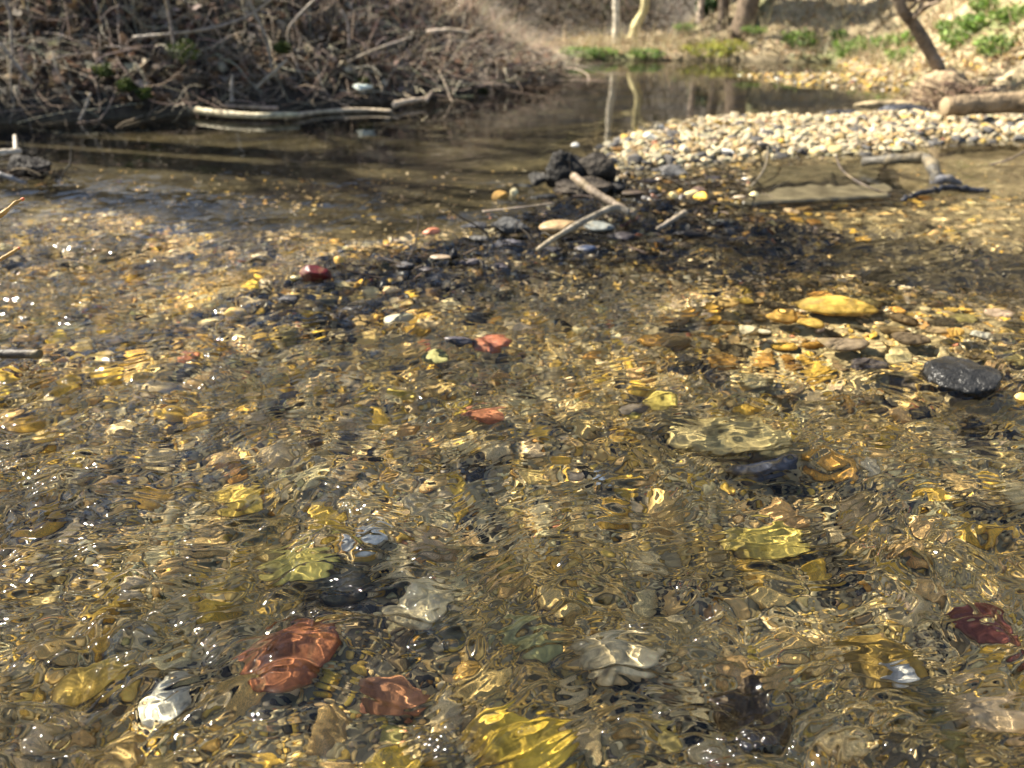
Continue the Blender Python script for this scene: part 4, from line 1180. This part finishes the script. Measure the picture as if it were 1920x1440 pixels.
# leaning tree on the right with its root stump
b6 = P(1775, 185, .02)
tip = [W(1770, 150, b6[1]) - b6, W(1748, 105, b6[1]) - b6, W(1715, 48, b6[1]) - b6, W(1682, -6, b6[1]) - b6]
tree('leaning_tree', b6, [tip[0] * .1, tip[0], tip[1], tip[2], tip[3], tip[3] + [-.20, .1, .5], tip[3] + [-.3, .3, 1.6], tip[3] + [-.2, .4, 3]], .040, .02, (.20, .155, .11), 'leaning dark trunk growing from a stump on the right shore', 306, 24)
hero('root_stump', 1772, 178, 90, .06, (.32, .24, .15), 'shaggy root stump at the foot of the leaning trunk', 'stump', mat='bark', seed=215, shape=(1, .9, 1.1), sub=4, lump=.15, rough=.25, mark=False)
g = np.random.default_rng(77)
c = P(1780, 195, .03)
x = c[0] + g.normal(0, .10, 260); y = c[1] + g.normal(0, .08, 260)
m = twig_mass('', x, y, g.uniform(.03, .14, 260), g, .06, .25, .002, .005, shades(g, 260, [(.30, .22, .15), (.18, .12, .08)]), (.2, -1), .1, .8, spread=1.4)
link('root_fibres', mesh_np('root_fibres', m[0], m[1], M['twig'], m[2]), kind='stuff', recv=False)

# woodland behind: bramble mass and many distant trees
g = np.random.default_rng(88)
n = 9000
x, y = g.uniform(-7, 11, n), g.uniform(9.2, 22, n)
k = sd_poly(x, y, RIGHT) > .8
x, y = x[k], y[k]
m = twig_mass('', x, y, height(x, y), g, .5, 1.6, .003, .009, shades(g, len(x), [(.08, .06, .045), (.05, .04, .03), (.14, .11, .075), (.07, .055, .035)]), (0, -1), 1.2, .9, spread=3)
link('bramble_thicket', mesh_np('bramble_thicket', m[0], m[1], M['twig'], m[2]), kind='stuff', recv=False)
x, y = g.uniform(-7, 12, 26000), g.uniform(10.2, 24, 26000)
z = height(x, y) + g.uniform(0, 1.4, len(x)) ** 1.5 * (.4 + .6 * (pn(x * .8, y * .8, 5) > 0))
stuff('undergrowth', [flakes(x, y, z, g, .05, shades(g, len(x), [(.07, .06, .035), (.05, .06, .02), (.12, .09, .055), (.17, .13, .08)]), 3)], 'litter')

proto = tree('woodland_tree', (0, 0, 0), [(0, 0, -.2), (.05, 0, 1.5), (.0, .1, 3.5), (.15, .1, 6), (.2, 0, 8.5)], .13, .03, (.12, .095, .07), '', 310, 46)
kids = list(proto.children)
spots = [(-3.4, 15.8), (-1.6, 14.5), (-.2, 15.6), (.6, 14.2), (1.7, 15.2), (3.6, 14.8), (4.6, 16.9), (7.2, 15.4), (-5.5, 16.5), (2.6, 17.0), (-2.4, 17.2), (6.5, 17.8)]
spots.sort(key=lambda q: q[0])
for i, (x, y) in enumerate(spots):
    o = proto if i == 0 else proto.copy()
    if i:
        COL.objects.link(o)
        for ch in kids:
            c2 = ch.copy()
            COL.objects.link(c2)
            c2.parent = o
    o.location = (x, y, float(height(x, y)))
    o.rotation_euler = (0, 0, i * 1.9)
    s = .8 + .35 * ((i * 7) % 5) / 4
    o.scale = (s, s, s)
    o['label'] = f"{'dark bare woodland tree on the slope behind the pool, '}{['leftmost', 'second', 'third', 'fourth', 'fifth', 'sixth', 'seventh', 'eighth', 'ninth', 'tenth', 'eleventh', 'rightmost'][i]} from the left" if i not in (0, 11) else ('leftmost' if i == 0 else 'rightmost') + ' dark bare woodland tree on the slope behind the pool'
    o['group'] = 'dark woodland trees behind the pool'
# trees standing on the left bank, out of the frame above it: their stems shade the pool
for i, (x, y, r, h) in enumerate([(-4.3, 4.25, .17, 3.9), (-4.7, 4.7, .14, 4.1), (-4.0, 5.3, .12, 4.0), (-5.2, 5.7, .22, 5.2)]):
    tree('bank_tree', (x, y, float(height(x, y))), [(0, 0, -.2), (.05, 0, 1.5), (.1, .1, 3.2), (.15, .1, h * .7), (.3, 0, h)], r, .03, (.14, .11, .08), 'bare tree on the left bank, ' + ['nearest the water', 'thinner one beside it', 'slimmest of them', 'thickest and tallest'][i], 320 + i, 10, group='bare trees on the left bank')

# ------------------------------------------------------------------ leaves under water
def flat_leaf(px, py, wpx, z, color, label, seed, lobes=5):
    g = np.random.default_rng(seed)
    p = P(px, py, z)
    r = wpx / F_PX * T(px, py, z) / 2
    n = 64
    a = np.linspace(0, 2 * math.pi, n, endpoint=False)
    rr = r * (.72 + .28 * np.abs(np.cos(a * lobes / 2 + g.uniform(0, 3))) ** .7) * (1 + .08 * g.normal(0, 1, n).cumsum() / 8)
    rings = [0, .35, .7, 1]
    V = [[0, 0, 0]]
    for q in rings[1:]:
        V += [[rr[i] * q * math.cos(a[i]), rr[i] * q * math.sin(a[i]) * .8, .15 * r * q * q * math.sin(a[i] * 2 + 1)] for i in range(n)]
    V = np.array(V)
    F3 = np.array([[0, 1 + i, 1 + (i + 1) % n] for i in range(n)])
    F4 = np.array([[1 + k * n + i, 1 + (k + 1) * n + i, 1 + (k + 1) * n + (i + 1) % n, 1 + k * n + (i + 1) % n] for k in range(2) for i in range(n)])
    Vb = V - [0, 0, .0012]
    m = len(V)
    ed = np.array([[1 + 2 * n + i, 1 + 2 * n + i + m, 1 + 2 * n + (i + 1) % n + m, 1 + 2 * n + (i + 1) % n] for i in range(n)])
    o = link('sunken_leaf', mesh_np('sunken_leaf', np.vstack([V, Vb]), [F3, F4, F3[:, ::-1] + m, F4[:, ::-1] + m, ed], M['wet']), loc=p, color=color, label=label, category='leaf', group='dead leaves sunk in the stream')
    o.rotation_euler = (g.normal(0, .12), g.normal(0, .12), g.uniform(0, 6))
    return o
flat_leaf(755, 745, 60, -.04, (.55, .40, .08), 'yellow lobed leaf on the bed left of the rusty red stone', 401)
flat_leaf(245, 1110, 70, -.045, (.56, .43, .26), 'pale tan leaf on the bed at the left', 402)
flat_leaf(1250, 1390, 70, -.05, (.50, .38, .12), 'yellowish leaf right of the big golden yellow stone', 403)
flat_leaf(90, 1130, 60, -.05, (.50, .36, .12), 'ochre leaf near the left edge of the bed', 404, 7)
flat_leaf(880, 1270, 60, -.05, (.46, .27, .06), 'orange brown leaf left of the moss green stone', 405)

# ------------------------------------------------------------------ air bubbles on the surface
def bubbles(px, py, wpx, label, n=1, seed=0):
    g = np.random.default_rng(seed)
    V0, F0 = ICO[3]
    keep = V0[:, 2] > -.15
    idx = -np.ones(len(V0), int)
    idx[keep] = np.arange(keep.sum())
    F1 = idx[F0[keep[F0].all(1)]]
    V1 = V0[keep] * [1, 1, .8]
    r = wpx / F_PX * T(px, py) / 2
    Vs, Fs, off = [], [], 0
    for k in range(n):
        rr = r if n == 1 else r * g.uniform(.25, .5)
        o = np.array([0, 0, 0.]) if n == 1 else np.array([g.normal(0, r * .5), g.normal(0, r * .45), 0])
        Vs.append(V1 * rr + o)
        Fs.append(F1 + off)
        off += len(V1)
    p = P(px, py, -.004)
    link('air_bubble', mesh_np('air_bubble', np.concatenate(Vs), np.concatenate(Fs), M['bubble']), loc=p, recv=False, label=label, category='bubble', group='air bubbles drifting on the water')
for i, (px, py, w_, n_, lb) in enumerate([(38, 1255, 44, 1, 'large clear bubble by the left edge'), (40, 1178, 26, 1, 'clear bubble above the large one at the left edge'), (290, 1410, 34, 3, 'bubble cluster at the bottom left'),
        (490, 1405, 34, 3, 'bubble cluster left of the big golden yellow stone, near the bottom edge'), (840, 1215, 50, 8, 'foam of small bubbles above the dark stones near the middle'), (830, 1395, 80, 16, 'wide raft of bubbles left of the big golden yellow stone'),
        (985, 1365, 34, 5, 'little bubbles over the big golden yellow stone'), (1135, 1375, 26, 1, 'single round bubble right of the big golden yellow stone'), (1095, 1210, 22, 1, 'single bubble above the broad pale tan stone'),
        (1165, 1350, 24, 1, 'small round bubble above the single round one'), (1410, 1385, 70, 16, 'raft of bubbles before the big dark brown stone'), (1350, 1415, 70, 14, 'raft of bubbles at the bottom edge right of centre'),
        (1490, 1415, 44, 8, 'bubble cluster at the bottom edge below the olive gold stone'), (1365, 1148, 26, 3, 'tiny bubbles on the wide yellowish stone'), (235, 1115, 30, 5, 'tiny bubble group over the pale tan leaf'),
        (88, 1320, 18, 1, 'tiny bubble right of the ochre yellow stone'), (52, 1390, 20, 1, 'tiny bubble near the bottom left corner'), (775, 1370, 26, 4, 'bubbles just left of the wide raft')]):
    bubbles(px, py, w_, lb, n_, 40 + i)
